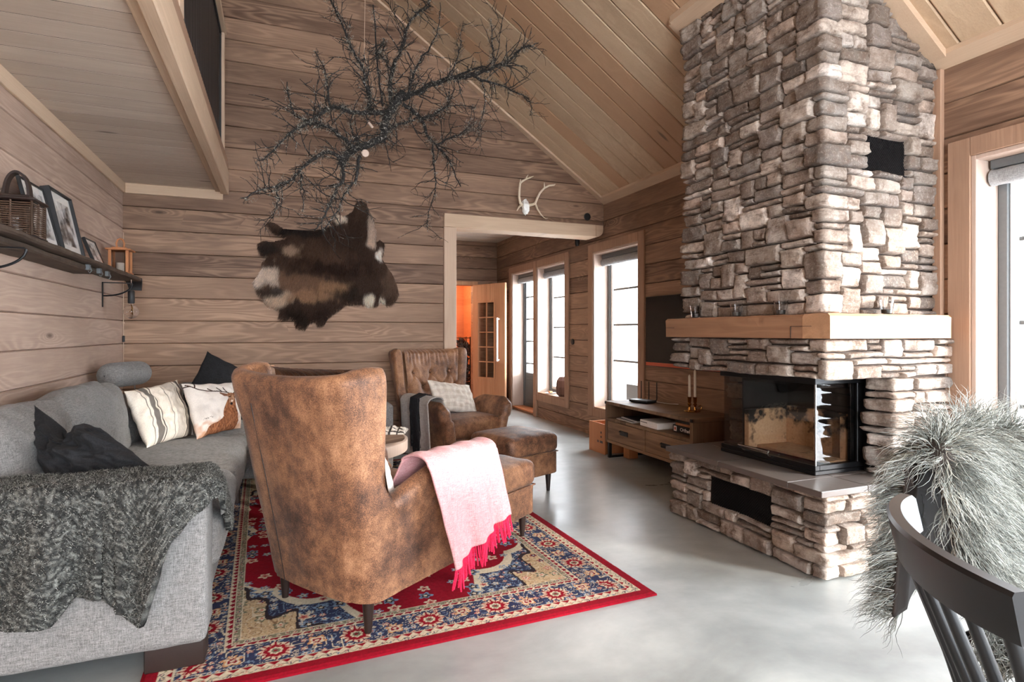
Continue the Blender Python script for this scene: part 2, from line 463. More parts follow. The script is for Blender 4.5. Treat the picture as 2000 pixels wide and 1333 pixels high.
M['leg'] = plain('dark_leg_wood', srgb(38, 26, 22), .35, 0, .1)
M['black'] = plain('black_matt', srgb(24, 24, 26), .5)
M['black_metal'] = plain('black_steel', srgb(30, 30, 32), .38, .6, .05, 200)
M['grey_frame'] = plain('grey_window_frame', srgb(98, 102, 104), .4)
M['gap'] = plain('dark_gap', srgb(46, 34, 28), .9)
M['sofa'] = fabric('grey_sofa_weave', srgb(84, 82, 81), srgb(152, 149, 146), 320, bumpv=.6)
M['stone'] = stone_mat()
M['mortar'] = plain('dark_mortar', srgb(58, 48, 42), .95, 0, .3, 40)
M['slate'] = plain('hearth_slate', srgb(92, 84, 80), .32, 0, .15, 12)
M['glass'] = glass_mat('window_glass')
M['glass_dark'] = glass_mat('stove_glass', (.82, .80, .78))
M['white'] = plain('white_paint', srgb(235, 232, 228), .5)
M['wax'] = plain('white_wax', srgb(238, 234, 224), .45)
M['brass'] = plain('polished_brass', srgb(200, 150, 80), .18, 1.0)
M['chrome'] = plain('brushed_steel', srgb(200, 200, 200), .22, 1.0)
M['vprint'] = vcol('printed_cloth')
M['rug'] = vcol('rug_pile', scale=600, bumpv=.6, vary=.3, sheen=0.0)
M['paper'] = vcol('printed_paper', rough=.35, scale=30, bumpv=0, vary=.03, spec=.4)
M['fur'] = vcol('fur_strands', rough=.6, scale=40, bumpv=0, vary=.12, spec=.3)
M['snow'] = plain('snow', srgb(244, 247, 250), .9)
# ------------------------------------------------------------------ the setting
def struct(o): o['kind'] = 'structure'; return o

def plank_wall(name, mat, axis, face, out, a0, a1, z0, z1, holes=(), th=.14, clip=None, pitch=PITCH, off=POFF, ch=.0055):
    """boards along `axis` with chamfered joints; face = room side plane, out = +1/-1 outward direction."""
    mb = MB()
    k0 = math.floor((z0-off)/pitch)-1
    joints = []
    z = off+k0*pitch
    while z < z1+pitch: joints.append(z); z += pitch
    lv = sorted({round(v, 5) for v in joints+[z0, z1]+[h[2] for h in holes]+[h[3] for h in holes] if z0-1e-6 <= v <= z1+1e-6})
    js = {round(v, 5) for v in joints}
    for za, zb in zip(lv, lv[1:]):
        if zb-za < 1e-4: continue
        zm = (za+zb)/2
        iv = [(a0, a1)]
        for (h0, h1, hz0, hz1) in holes:
            if hz0 < zm < hz1:
                n = []
                for p, q in iv:
                    if h1 <= p or h0 >= q: n.append((p, q)); continue
                    if p < h0: n.append((p, h0))
                    if q > h1: n.append((h1, q))
                iv = n
        ca = ch if za in js else 0; cb = ch if zb in js else 0
        for p, q in iv:
            pr = [(face, za+ca), (face+out*(.010 if ca else 0), za+(.0006 if ca else 0)), (face+out*th, za), (face+out*th, zb), (face+out*(.010 if cb else 0), zb-(.0006 if cb else 0)), (face, zb-cb)]
            V = []
            for end in (0, 1):
                for d, z in pr:
                    a = p if end == 0 else q
                    if clip is not None: a = max(a, clip(z)[0]) if end == 0 else min(a, clip(z)[1])
                    V.append((a, d, z) if axis == 'X' else (d, a, z))
            n = len(pr)
            F = [tuple(range(n)), tuple(range(2*n-1, n-1, -1))]+[(i, n+i, n+(i+1) % n, (i+1) % n) for i in range(n)]
            mb.add(V, F)
    return struct(mb.build(name, M[mat]))

struct(MB().box(-1.4, YF-.3, -.12, 3.42, 10.6, 0).build('floor', M['floor']))
def gclip(z):
    # gable: x limits under the roof at height z
    hi = XR+.1 if z < ZC else min(XR+.1, XR-(z-ZC)/SL+.03)
    zl = ZC+SL*(XR-XRIDGE)-SL*(XRIDGE-XL)
    lo = XL-.1 if z < zl else XL+(z-zl)/SL-.03
    return lo, hi
plank_wall('wall_back', 'wall_x', 'X', YB, 1, XL-.1, XR+.1, 0, 4.60, holes=[(1.50, 3.5, 0, 2.24)], clip=gclip, th=.16)
plank_wall('wall_left', 'wall_left', 'Y', XL, -1, YF, YB+.16, 0, 3.72)
WA = (4.785, 5.675, .305, 2.04)     # window beside the television
WC = (6.36, 7.201, .32, 2.035)      # window with the deep sill
DB = (7.304, 8.123, .03, 2.035)     # glazed door
WD = (.15, 1.859, .05, 2.04)        # glazed door beside the fireplace
WE = (-1.75, -.45, .05, 2.04)        # unseen glazed door behind the camera, sized to steer the sun
plank_wall('wall_right', 'wall_y', 'Y', XR, 1, YF, 10.6, 0, 2.66, holes=[WA, WC, DB, WD, WE], th=.19)
plank_wall('wall_front', 'wall_x', 'X', YF, -1, XL-.1, XR+.1, 0, 4.60, holes=[(-1.0, .9, .1, 2.2), (1.1, 3.0, .1, 2.2), (-.7, 1.3, 2.4, 3.6)], clip=gclip)  # unseen gable openings, made large for frontal fill light
# second room
plank_wall('wall_far', 'wall_x', 'X', 8.8, 1, .7, XR+.1, 0, 2.7, holes=[(2.1, 2.84, 0, 1.90)])
plank_wall('wall_inner', 'wall_y', 'Y', .9, -1, YB+.16, 8.8, 0, 2.7)
mb = MB()
for i in range(24): mb.box(.8, YB+.16+i*.14, 2.60, XR+.05, YB+.16+i*.14+.137, 2.64, .004)
struct(mb.build('ceiling', M['loft']))
# sauna beyond
mb = MB()
mb.box(1.5, 10.3, 0, 3.237, 10.4, 2.2); mb.box(1.5, 8.94, 0, 1.6, 10.4, 2.2); mb.box(3.13, 8.94, 0, 3.23, 10.4, 2.2)
struct(mb.build('wall_sauna', M['sauna_wall']))
struct(MB().box(1.5, 8.94, 2.2, 3.23, 10.4, 2.25).build('ceiling', M['sauna_wall']))
ld = bpy.data.lights.new('sauna_lamp', 'POINT'); ld.energy = 22; ld.color = (1, .62, .36); ld.shadow_soft_size = .1
lo = bpy.data.objects.new('sauna_lamp', ld); COL.objects.link(lo); lo.location = (2.2, 9.6, 1.9)

# roof slopes: boards run down the slope
def roof(side):
    mb = MB(); n = 0
    y = 5.223+.186*2
    while y > YF-.2:
        ya, yb = y-.186+.003, y-.003
        c = .007
        if side > 0: xa, xb = XRIDGE, XR+.25
        else: xa, xb = XL-.25, XRIDGE
        za, zb = roof_z(xa), roof_z(xb)
        V = []
        for x, z in ((xa, za), (xb, zb)):
            V += [(x, ya, z+.012+c), (x, ya+c, z+.012), (x, yb-c, z+.012), (x, yb, z+.012+c), (x, yb, z+.05), (x, ya, z+.05)]
        F = [tuple(range(6)), tuple(range(11, 5, -1))]+[(i, 6+i, 6+(i+1) % 6, (i+1) % 6) for i in range(6)]
        mb.add(V, F); y -= .186
    # dark decking above the boards
    if side > 0: P = [(XRIDGE, roof_z(XRIDGE)+.05), (XR+.25, roof_z(XR+.25)+.05), (XR+.25, roof_z(XR+.25)+.2), (XRIDGE, roof_z(XRIDGE)+.2)]
    else: P = [(XL-.25, roof_z(XL-.25)+.05), (XRIDGE, roof_z(XRIDGE)+.05), (XRIDGE, roof_z(XRIDGE)+.2), (XL-.25, roof_z(XL-.25)+.2)]
    d_ = MB(); d_.prism(P, YF-.2, 5.65, 'xz'); struct(d_.build('ceiling', M['gap']))
    return struct(mb.build('ceiling', M['ceil']))
roof(1); roof(-1)

def slope_strip(name, mat, x0, x1, y0, y1, dz0, dz1):
    """strip following the right roof slope"""
    mb = MB()
    P = [(x0, roof_z(x0)+dz0), (x1, roof_z(x1)+dz0), (x1, roof_z(x1)+dz1), (x0, roof_z(x0)+dz1)]
    mb.prism(P, y0, y1, 'xz')
    return struct(mb.build(name, M[mat]))
YC0, YC1, XCH = 2.04, 3.03, 2.42     # chimney
slope_strip('trim_1', 'trim_y', 3.165, XR, YC1, YB, -.012, .013)
slope_strip('trim_2', 'trim_y', 3.165, XR, YF, YC0-.004, -.012, .013)
slope_strip('trim_3', 'trim_x', XRIDGE, 3.166, YB-.075, YB-.001, -.012, .013)
slope_strip('trim_4', 'trim_x', XCH-.085, 3.166, YC0-.10, YC0-.006, -.030, .013)
slope_strip('trim_5', 'trim_y', XCH-.10, XCH-.012, YC0-.006, YC1+.06, -.030, .013)
slope_strip('trim_6', 'trim_x', XCH-.085, 3.166, YC1+.02, YC1+.09, -.02, .013)
# upright batten where the chimney meets the wall, header and post of the wide opening
struct(MB().box(XR-.03, 1.99, 1.24, XR, YC0-.004, ZC-.01, .004).build('trim_7', M['casing_z']))
mb = MB(); mb.box(XR-.02, 1.967, .44, XR, 1.99, 1.12, .003); struct(mb.build('trim_8', M['casing_z']))
mb = MB()
P = []
for k in range(7):
    g = math.pi/2*k/6; P.append((3.205-.05+.05*math.sin(g)*1.0, YB-.035+.0*k))
mb.box(1.456, YB-.03, 2.172, 3.13, YB+.19, 2.305, .006)
prof = [(3.13, 2.176), (3.16, 2.18), (3.19, 2.196), (3.21, 2.22), (3.215, 2.26), (3.215, 2.302), (3.13, 2.302)]
mb.prism(prof, YB-.027, YB+.187, 'xz')
struct(mb.build('trim_9', M['trim_x']))
struct(MB().box(1.456, YB-.03, 0, 1.579, YB+.19, 2.172, .005).build('trim_10', M['trim_z']))

# loft over the sofa
mb = MB(); y = 2.24+.158*21
while y > YF:
    ya, yb = y-.158+.0022, min(y-.0022, YB-.001)
    if yb > ya: mb.box(XL, ya, 2.350, -.455, yb, 2.3522, 0)
    y -= .158
struct(mb.build('ceiling', M['loft']))
struct(MB().box(XL, YF, 2.3505, -.45, YB, 2.56).build('ceiling', M['gap']))
struct(MB().box(XL, YF, 2.268, XL+.018, YB-.001, 2.349, .003).build('trim_11', M['trim_y']))
struct(MB().box(XL+.018, YB-.022, 2.268, -.46, YB-.001, 2.349, .003).build('trim_12', M['trim_x']))
mb = MB(); mb.box(-.517, YF, 2.334, -.478, YB-.022, 2.350, .002)
mb.box(-.478, YF, 2.318, -.415, YB-.001, 2.515, .006)
struct(mb.build('trim_13', M['trim_y']))
mb = MB(); mb.box(-.45, YF, 2.517, -.42, YB-.001, 2.60, .004)
struct(mb.build('trim_14', M['casing_y']))

rail = thing('loft_railing', 'pale wooden railing with black vertical slats along the loft edge above the sofa', 'railing', (-.42, 0, 2.60))
def rpost(y0, y1): MB().box(-.05, y0, 0, .0, y1, .92, .004).build('post', M['trim_z'], rail)
rpost(5.09, 5.14); rpost(2.94, 3.06); rpost(1.2, 1.32)
MB().box(-.06, 1.2, .92, .012, 5.14, .962, .004).build('handrail', M['trim_y'], rail)
mb = MB()
for y0, y1 in ((1.34, 2.90), (3.10, 5.08)):
    mb.box(-.05, y0, .0, -.018, y1, .03); mb.box(-.05, y0, .895, -.018, y1, .918)
    mb.box(-.048, y0, 0, -.02, y0+.02, .9); mb.box(-.048, y1-.02, 0, -.02, y1, .9)
    n = int((y1-y0)/.05)
    for k in range(n):
        mb.box(-.046, y0+(k+.1)*(y1-y0)/n, .02, -.03, y0+(k+.86)*(y1-y0)/n, .9, .002)
mb.build('slat_panel', M['black'], rail)

# windows and glazed doors on the right wall
def casing(name, y0, y1, z0, z1, w=.1, t=.02, bottom=True, top_w=.094):
    mb = MB()
    x0 = XR-t
    mb.box(x0, y0-w, z0-(w*.9 if bottom else 0), XR, y0, z1+top_w, .003)
    mb.box(x0, y1, z0-(w*.9 if bottom else 0), XR, y1+w, z1+top_w, .003)
    mb.box(x0-.001, y0, z1, XR, y1, z1+top_w, .003)
    if bottom: mb.box(x0-.001, y0, z0-w*.9, XR, y1, z0, .003)
    return struct(mb.build(name, M['casing_z']))
casing('trim_15', WA[0], WA[1], WA[2], WA[3])
casing('trim_16', WC[0], WC[1], WC[2], WC[3])
mb = MB(); mb.box(XR-.022, DB[1], 0, XR, DB[1]+.1, DB[3]+.094, .003); mb.box(XR-.023, DB[0], DB[3], XR, DB[1], DB[3]+.094, .003)
mb.box(XR-.024, WC[1]+.002, 0, XR+.01, DB[0]-.001, 2.13, .003)
struct(mb.build('trim_17', M['casing_z']))
mb = MB(); mb.box(XR-.02, WD[1], 0, XR, WD[1]+.106, WD[3]+.094, .003); mb.box(XR-.021, WD[0], WD[3], XR, WD[1], WD[3]+.094, .003)
mb.box(XR-.02, WD[0]-.1, 0, XR, WD[0], WD[3]+.094, .003)
struct(mb.build('trim_18', M['casing_z']))

def window(name, w, muntins, sill=True, door_panel=0, cols=(), shade=True, seat=.42):
    y0, y1, z0, z1 = w
    win = bpy.data.objects.new(name, None); COL.objects.link(win); struct(win)
    XO = XR+.19
    mb = MB(); t = .022
    mb.box(XR-.008, y0, z0, XO, y0+t, z1, .002); mb.box(XR-.008, y1-t, z0, XO, y1, z1, .002)
    mb.box(XR-.008, y0+t, z1-t, XO, y1-t, z1, .002)
    mb.build('reveal', M['reveal'], win)
    mb = MB(); mb.box(XR-.012, y0+t, z0, XO, y1-t, z0+t, .003)
    mb.build('window_sill', M['casing_y'] if sill else M['crate'], win)
    a0, a1, c0, c1 = y0+t, y1-t, z0+t, z1-t
    xf0, xf1 = XR+.165, XR+.235
    mb = MB(); f = .045
    mb.box(xf0, a0, c0, xf1, a0+f, c1, .004); mb.box(xf0, a1-f, c0, xf1, a1, c1, .004)
    mb.box(xf0, a0+f, c0, xf1, a1-f, c0+f, .004); mb.box(xf0, a0+f, c1-f, xf1, a1-f, c1, .004)
    mb.build('window_frame', M['grey_frame'], win)
    mb = MB(); g = .035
    b0, b1, d0, d1 = a0+f, a1-f, c0+f+door_panel, c1-f
    mb.box(xf0+.015, b0, d0, xf1-.01, b0+g, d1, .003); mb.box(xf0+.015, b1-g, d0, xf1-.01, b1, d1, .003)
    mb.box(xf0+.015, b0+g, d0, xf1-.01, b1-g, d0+g, .003); mb.box(xf0+.015, b0+g, d1-g, xf1-.01, b1-g, d1, .003)
    mb.build('sash', M['white'] if not door_panel else M['grey_frame'], win)
    mb = MB()
    for z in muntins: mb.box(xf0+.028, b0+g, z-.011, xf0+.048, b1-g, z+.011, .002)
    for y in cols: mb.box(xf0+.028, y-.011, d0+g, xf0+.048, y+.011, d1-g, .002)
    mb.build('muntin', M['grey_frame'], win)
    MB().box(xf0+.036, b0+g, d0+g, xf0+.040, b1-g, d1-g).build('pane', M['glass'], win)
    if door_panel:
        mb = MB(); mb.box(xf0+.015, b0, c0+f, xf1-.01, b1, d0, .003); mb.box(xf0+.006, b0+.06, c0+f+.05, xf0+.02, b1-.06, d0-.05, .006)
        mb.build('door_panel', M['grey_frame'], win)
    if shade:
        sh = thing('roman_shade', shade, 'blind', (XR+.11, (a0+a1)/2, z1-t), 0, None)
        L = (a1-a0)/2-.012
        MB().box(-.03, -L, -.045, .02, L, -.0, .004).build('head_rail', M['grey_frame'], sh)
        P = []; nu, nv = 60, 22
        for i in range(nu):
            y = -L+2*L*i/(nu-1)
            for j in range(nv):
                g_ = 2*math.pi*j/(nv-1)
                r = .036*(1+.05*math.sin(i*1.5))
                P.append((-.008+r*math.cos(g_), y, -.088+r*1.15*math.sin(g_)))
        o = MB().grid(P, nu, nv).build('rolled_fabric', M['shade'], sh, True)
    return win
M['shade'] = fabric('grey_shade_cloth', srgb(120, 122, 124), srgb(172, 174, 176), 180)
_mz = (1.62, 1.26, .90)
window('window_1', WA, (1.625, 1.235, .84), shade='rolled grey fabric blind at the top of the tall window beside the television')
window('window_2', WC, (1.62, 1.22, .82), shade='rolled grey fabric blind above the window with the deep sill in the next room')
window('door_1', DB, (1.68, 1.35, 1.02, .69), sill=False, door_panel=.42, shade='rolled grey fabric blind above the glazed door at the far end')
window('door_2', WD, (1.62, 1.2, .78), sill=False, shade='rolled grey fabric blind at the top right beside the stone chimney')
window('unseen_door_3', WE, (1.62, 1.2, .78), sill=False, shade=None)
def fill_win(name, x0, x1, z0, z1):
    win = bpy.data.objects.new(name, None); COL.objects.link(win); struct(win)
    mb = MB(); f = .06
    for a in ((x0, z0, x0+f, z1), (x1-f, z0, x1, z1), (x0+f, z0, x1-f, z0+f), (x0+f, z1-f, x1-f, z1), ((x0+x1)/2-.02, z0+f, (x0+x1)/2+.02, z1-f)):
        mb.box(a[0], YF-.1, a[1], a[2], YF-.04, a[3], .003)
    mb.build('window_frame', M['grey_frame'], win)
fill_win('fill_window_3', -1.0, .9, .1, 2.2); fill_win('fill_window_4', 1.1, 3.0, .1, 2.2); fill_win('fill_window_5', -.7, 1.3, 2.4, 3.6)  # unseen windows added behind the camera to brighten the room

# outside: snow, terrace post, cabinet
struct(MB().box(3.5, -14, -.35, 40, 34, -.25).build('ground', M['snow']))
for i, y in enumerate((5.62, 7.75, 2.2)):
    o = MB().box(4.9, y, -.25, 5.05, y+.15, 3.2, .01).build('terrace_post', M['casing_z'])
    tag(o, ('brown wooden terrace post outside the tall window beside the television', 'brown wooden terrace post outside the windows of the next room',
            'brown wooden terrace post outside the glazed door beside the chimney')[i], 'post')
M['cab'] = plain('dark_outdoor_cabinet', srgb(40, 42, 40), .6)
t = thing('outdoor_cabinet', 'grey outdoor cabinet standing outside behind the tall window', 'cabinet', (4.0, 5.2, -.25))
MB().box(-.25, -.45, 0, .3, .62, .80, .01).build('body', M['cab'], t)
MB().box(-.27, -.47, .80, .32, .64, .84, .01).build('lid', M['snow'], t)
M['bark_far'] = plain('distant_bark', srgb(150, 140, 136), .9)
for i in range(7):
    mb = MB(); x, y = 9+R()*5, -3+i*3.1
    mb.lathe([(.14, 0), (.1, 3), (.05, 6), (.01, 8)], 8)
    for k in range(26):
        z = 1.2+k*.25; a = R()*6.28; l = (8-z)*.28
        mb.tube([(0, 0, z), (l*.5*math.cos(a), l*.5*math.sin(a), z-.05), (l*math.cos(a), l*math.sin(a), z-.3)], [.03, .02, .006], 4)
    o = mb.build('snowy_tree', M['bark_far']); o.location = (x, y, -.3)
    tag(o, 'bare grey tree standing in the snow outside the windows', 'tree', 'bare trees in the snow outside')

# ------------------------------------------------------------------ stacked stone cladding
def cladding(name, path, z0, z1, seed, holes=(), parent=None, cw=.048, chh=.0345, zclip=None):
    rnd = random.Random(seed)
    L = [0]
    for a, b in zip(path, path[1:]): L.append(L[-1]+math.dist(a, b))
    T = L[-1]
    def at(s):
        s = min(max(s, 0), T)
        for i in range(len(path)-1):
            if s <= L[i+1] or i == len(path)-2:
                f = (s-L[i])/(L[i+1]-L[i])
                x = lerp(path[i][0], path[i+1][0], f); y = lerp(path[i][1], path[i+1][1], f)
                def nrm(i):
                    dx, dy = path[i+1][0]-path[i][0], path[i+1][1]-path[i][1]; l = math.hypot(dx, dy)
                    return -dy/l, dx/l
                n = nrm(i); w = .012
                k = 1.0
                if i+1 < len(path)-1 and L[i+1]-s < w:
                    m = nrm(i+1); t = .5*(1-(L[i+1]-s)/w); n = (n[0]*(1-t)+m[0]*t, n[1]*(1-t)+m[1]*t)
                elif i > 0 and s-L[i] < w:
                    m = nrm(i-1); t = .5*(1-(s-L[i])/w); n = (n[0]*(1-t)+m[0]*t, n[1]*(1-t)+m[1]*t)
                l = math.hypot(*n); g = 1/max(l, .7) if l < .999 else 1
                return x, y, n[0]/l*g, n[1]/l*g
    nc = max(1, round(T/cw)); nr = max(1, round((z1-z0)/chh)); cw = T/nc; chh = (z1-z0)/nr
    occ = [[False]*nc for _ in range(nr)]
    for (h0, h1, hz0, hz1) in holes:
        for r in range(nr):
            for c in range(nc):
                s, z = (c+.5)*cw, z0+(r+.5)*chh
                if h0 < s < h1 and hz0 < z < hz1: occ[r][c] = True
    sizes = [(2, 1), (3, 1), (4, 1), (5, 1), (2, 2), (3, 2), (4, 2), (5, 2), (6, 2), (2, 3), (3, 3), (4, 3), (3, 4), (2, 4)]
    wts = [4, 6, 6, 4, 7, 11, 10, 7, 3, 5, 7, 5, 2.5, 1.5]
    V = []; F = []; C = []
    def wrp(s, z):
        return (s+.010*nz(s*6+seed, z*9)+.004*nz(s*28, z*28+seed), z+.009*nz(s*4.5, z*7+seed+40)+.004*nz(s*20+9, z*26+seed))
    for r in range(nr):
        for c in range(nc):
            if occ[r][c]: continue
            w, h = rnd.choices(sizes, wts)[0]
            wm = 0
            while c+wm < nc and not occ[r][c+wm] and wm < w: wm += 1
            hm = 0
            while r+hm < nr and hm < h and not any(occ[r+hm][c:c+wm]): hm += 1
            # avoid slivers
            if c+wm < nc and (c+wm+1 >= nc or occ[r][c+wm+1]) and not occ[r][c+wm] and all(not occ[r+q][c+wm] for q in range(hm)): wm += 1
            for Lc in L[1:-1]:
                cc = round(Lc/cw)
                if c < cc and cc-1 <= c+wm <= cc:
                    ext = rnd.choice((1, 2, 2, 3))
                    while c+wm < cc+ext and c+wm < nc and all(not occ[r+q][c+wm] for q in range(hm)): wm += 1
            for q in range(hm):
                for p in range(wm): occ[r+q][c+p] = True
            s0, s1 = c*cw, (c+wm)*cw; a0, a1 = z0+r*chh, z0+(r+hm)*chh
            if zclip and a0 > max(zclip(s0), zclip(s1))+.03: continue
            g = .0028
            s0 += g; s1 -= g; a0 += g; a1 -= g
            if c == 0: s0 -= g
            if c+wm == nc: s1 += g
            dep = rnd.uniform(.012, .036)+(.006 if hm > 2 else 0)
            tone = rnd.random()
            base = [(196, 182, 170), (176, 162, 150), (160, 144, 132), (208, 196, 186), (146, 134, 126), (184, 164, 150)][rnd.randrange(6)]
            m = rnd.uniform(.66, 1.14); base = [min(250, q*m) for q in base]
            col = srgb(*base)
            rr = min(.010, (a1-a0)*.42, (s1-s0)*.42)
            def samples(a, b, step):
                n = max(2, round((b-a-2*rr)/step))
                return [a, a+rr*.28, a+rr*.7]+[a+rr+(b-a-2*rr)*i/n for i in range(n+1)]+[b-rr*.7, b-rr*.28, b]
            ss = samples(s0, s1, .02); zz = samples(a0, a1, .014)
            for i in range(1, len(L)-1):
                if s0 < L[i] < s1: ss = sorted([q for q in ss if abs(q-L[i]) > .004]+[L[i], L[i]-.006, L[i]+.006])
            tx, tz = rnd.uniform(-.1, .1), rnd.uniform(-.22, .22)
            base_i = len(V); ns, nzz = len(ss), len(zz); so = rnd.random()*50
            sc, zc = (s0+s1)/2, (a0+a1)/2
            for s in ss:
                for z in zz:
                    e = min(s-s0, s1-s, z-a0, a1-z)
                    t = min(1, e/rr); pr = math.sqrt(max(0, 1-(1-t)**2))
                    d = -.013*(1-pr)+pr*(dep+tx*(s-sc)*.5+tz*(z-zc)*.5+.009*nz(s*13+so, z*17)+.0075*nz(s*34+so, z*48)+.004*nz(s*80, z*100+so))
                    sw, zw = wrp(s, z)
                    if s <= 1e-6 or s >= T-1e-6: sw = s
                    if zclip: zw = min(zw, zclip(sw)+.012)
                    x, y, nx, ny = at(sw)
                    V.append((x+nx*d, y+ny*d, zw)); C.append(col)
            for i in range(ns-1):
                for j in range(nzz-1):
                    a = base_i+i*nzz+j; F.append((a, a+nzz, a+nzz+1, a+1))
    o = pyd(name, V, F, M['stone'], parent, True, C)
    return o
# ------------------------------------------------------------------ fireplace
fp = thing('fireplace', 'tall stacked-stone fireplace with glass corner stove, timber mantel and slate hearth', 'fireplace', (0, 0, 0))
XW = XR-.004
cs = XR-XCH
path = [(XW, YC0), (XCH, YC0), (XCH, YC1), (XW, YC1)]
def zcl(s):
    x = XW-s if s < cs else (XCH if s < cs+(YC1-YC0) else XCH+(s-cs-(YC1-YC0)))
    return roof_z(x)-.03
cladding('chimney_stone', path, 1.236, 3.17, 3, holes=[(.2165, .5425, 1.965, 2.148)], parent=fp, zclip=zcl)
mb = MB()
e = .012
P = [(XCH+e, 1.236), (XW, 1.236), (XW, roof_z(XW)-.02), (XCH+e, roof_z(XCH)-.02)]
mb.prism(P, YC0+e, YC1-e, 'xz'); mb.build('chimney_core', M['mortar'], fp)
XM, YM0, YM1 = 2.345, 1.965, 3.04
cladding('stone_band', [(XW, YM0), (XM, YM0), (XM, YM1), (XW, YM1)], .926, 1.122, 11, parent=fp)
MB().box(XM+e, YM0+e, .93, XW, YM1-e, 1.12).build('band_core', M['mortar'], fp)
cladding('stone_column', [(XW, YM0), (2.805, YM0), (2.805, 2.075), (2.9, 2.075)], .432, .926, 21, parent=fp)
cladding('stone_column', [(2.9, 2.93), (2.805, 2.93), (2.805, YM1), (XW, YM1)], .432, .926, 22, parent=fp)
MB().box(2.82, YM0+e, .43, XW, 2.065, .93).build('column_core', M['mortar'], fp); MB().box(2.82, 2.94, .43, XW, YM1-e, .93).build('column_core', M['mortar'], fp)
cb = XW-2.34
cladding('hearth_stone', [(XW, 1.96), (2.34, 1.96), (2.34, YM1), (XW, YM1)], 0.002, .40, 35,
         holes=[(cb+.30, cb+.768, .148, .302)], parent=fp, cw=.048, chh=.0306)
mb = MB(); mb.box(2.40, 1.972, .0, XW, YM1-e, .398)
mb.box(2.352, 1.972, 0, 2.40, 2.26, .398); mb.box(2.352, 2.73, 0, 2.40, YM1-e, .398)
mb.box(2.352, 2.26, 0, 2.40, 2.73, .145); mb.box(2.352, 2.26, .305, 2.40, 2.73, .398)
mb.build('hearth_core', M['mortar'], fp)
mb = MB()
for (x0, x1) in ((2.262, 2.56), (2.562, 2.90), (2.902, XW)):
    for (y0, y1) in ((1.912, 2.10), (2.102, 2.58), (2.582, 3.056)):
        mb.box(x0, y0, .401, x1, y1, .430, .0025)
mb.build('hearth_slab', M['slate'], fp)

def lattice(x0, x1, z0, z1, step=.0165, w=.0045):
    """diagonal lattice in the x-z plane at y = 0"""
    mb = MB(); W, H = x1-x0, z1-z0; n = int((W+H)/step)+1
    for k in range(1, n):
        for sgn in (1, -1):
            c = k*step
            # line x+z=c or x-z=c-H inside the rectangle
            if sgn == 1: p0 = (min(c, W), c-min(c, W)); p1 = (c-min(c, H), min(c, H))
            else: q = c-H; p0 = (max(q, 0), max(q, 0)-q); p1 = (min(W, q+H), min(W, q+H)-q)
            if abs(p0[0]-p1[0]) < .004: continue
            d = Vector((p1[0]-p0[0], 0, p1[1]-p0[1])); L = d.length
            d.normalize(); nn = Vector((-d.z, 0, d.x))*w/2
            a = Vector((x0+p0[0], 0, z0+p0[1])); b = a+d*L
            V = [a-nn, b-nn, b+nn, a+nn]; V2 = [v+Vector((0, .002, 0)) for v in V]
            mb.add(V+V2, [(3, 2, 1, 0), (4, 5, 6, 7), (0, 1, 5, 4), (1, 2, 6, 5), (2, 3, 7, 6), (3, 0, 4, 7)])
    return mb
mb = lattice(2.694, 3.022, 1.960, 2.150)
mb.v = [(x, y+YC0+.002, z) for x, y, z in mb.v]
g = mb.build('vent_grille', M['black_metal'], fp); g['label'] = 'black lattice vent in the chimney face'
MB().box(2.688, YC0+.006, 1.955, 3.028, YC0+.0115, 2.155).build('vent_backing', M['black'], fp)
mb = lattice(0, .466, 0, .156)
mb.v = [(2.345+y, 2.262+x, .147+z) for x, y, z in mb.v]
g = mb.build('vent_grille', M['black_metal'], fp); g['label'] = 'black lattice vent in the hearth base'
MB().box(2.352, 2.262, .147, 2.398, 2.728, .303).build('vent_backing', M['black'], fp)

# stove
GX, GY0, GY1, GZ0, GZ1 = 2.50, 2.15, 2.80, .452, .895
mb = MB()
mb.box(GX-.014, GY0-.012, .431, 2.84, GY1+.012, .452, .003)
mb.box(GX-.012, GY0-.01, .453, GX+.02, GY1+.01, .478, .002); mb.box(GX+.02, GY0-.01, .453, 2.80, GY0+.02, .478, .002)
mb.box(GX-.018, GY0-.014, .888, 2.85, GY1+.014, .924, .003)
mb.box(2.79, GY0-.008, .452, 2.84, GY0+.04, .89, .003); mb.box(2.79, GY1-.04, .452, 2.84, GY1+.008, .89, .003)
mb.box(2.765, GY0+.012, .478, 2.79, GY0+.03, .888, .001)
mb.build('stove_frame', M['black_metal'], fp)
mb = MB()
V = [(2.838, GY0+.0, .431), (2.808, 2.078, .431), (2.808, 2.078, .924), (2.838, GY0+.0, .924)]
V2 = [(x+.03, y+.004, z) for x, y, z in V]
mb.add(V+V2, [(0, 1, 2, 3), (7, 6, 5, 4), (0, 4, 5, 1), (1, 5, 6, 2), (2, 6, 7, 3), (3, 7, 4, 0)])
mb.build('side_panel', M['black_metal'], fp)
MB().box(2.845, GY1+.01, .431, 2.87, 2.93, .924).build('side_panel', M['black_metal'], fp)
mb = MB()
mb.box(GX, GY0, .476, GX+.005, GY1, .889); mb.box(GX+.005, GY0, .476, 2.785, GY0+.005, .889); mb.box(GX+.005, GY1-.005, .476, 2.785, GY1, .889)
mb.build('stove_glass', M['glass_dark'], fp)
mb = MB(); mb.box(GX-.002, GY0-.002, .476, GX+.0005, GY0+.004, .889); mb.box(GX-.002, GY0-.002, .476, GX+.004, GY0+.0, .889)
mb.build('glass_edge', M['chrome'], fp)
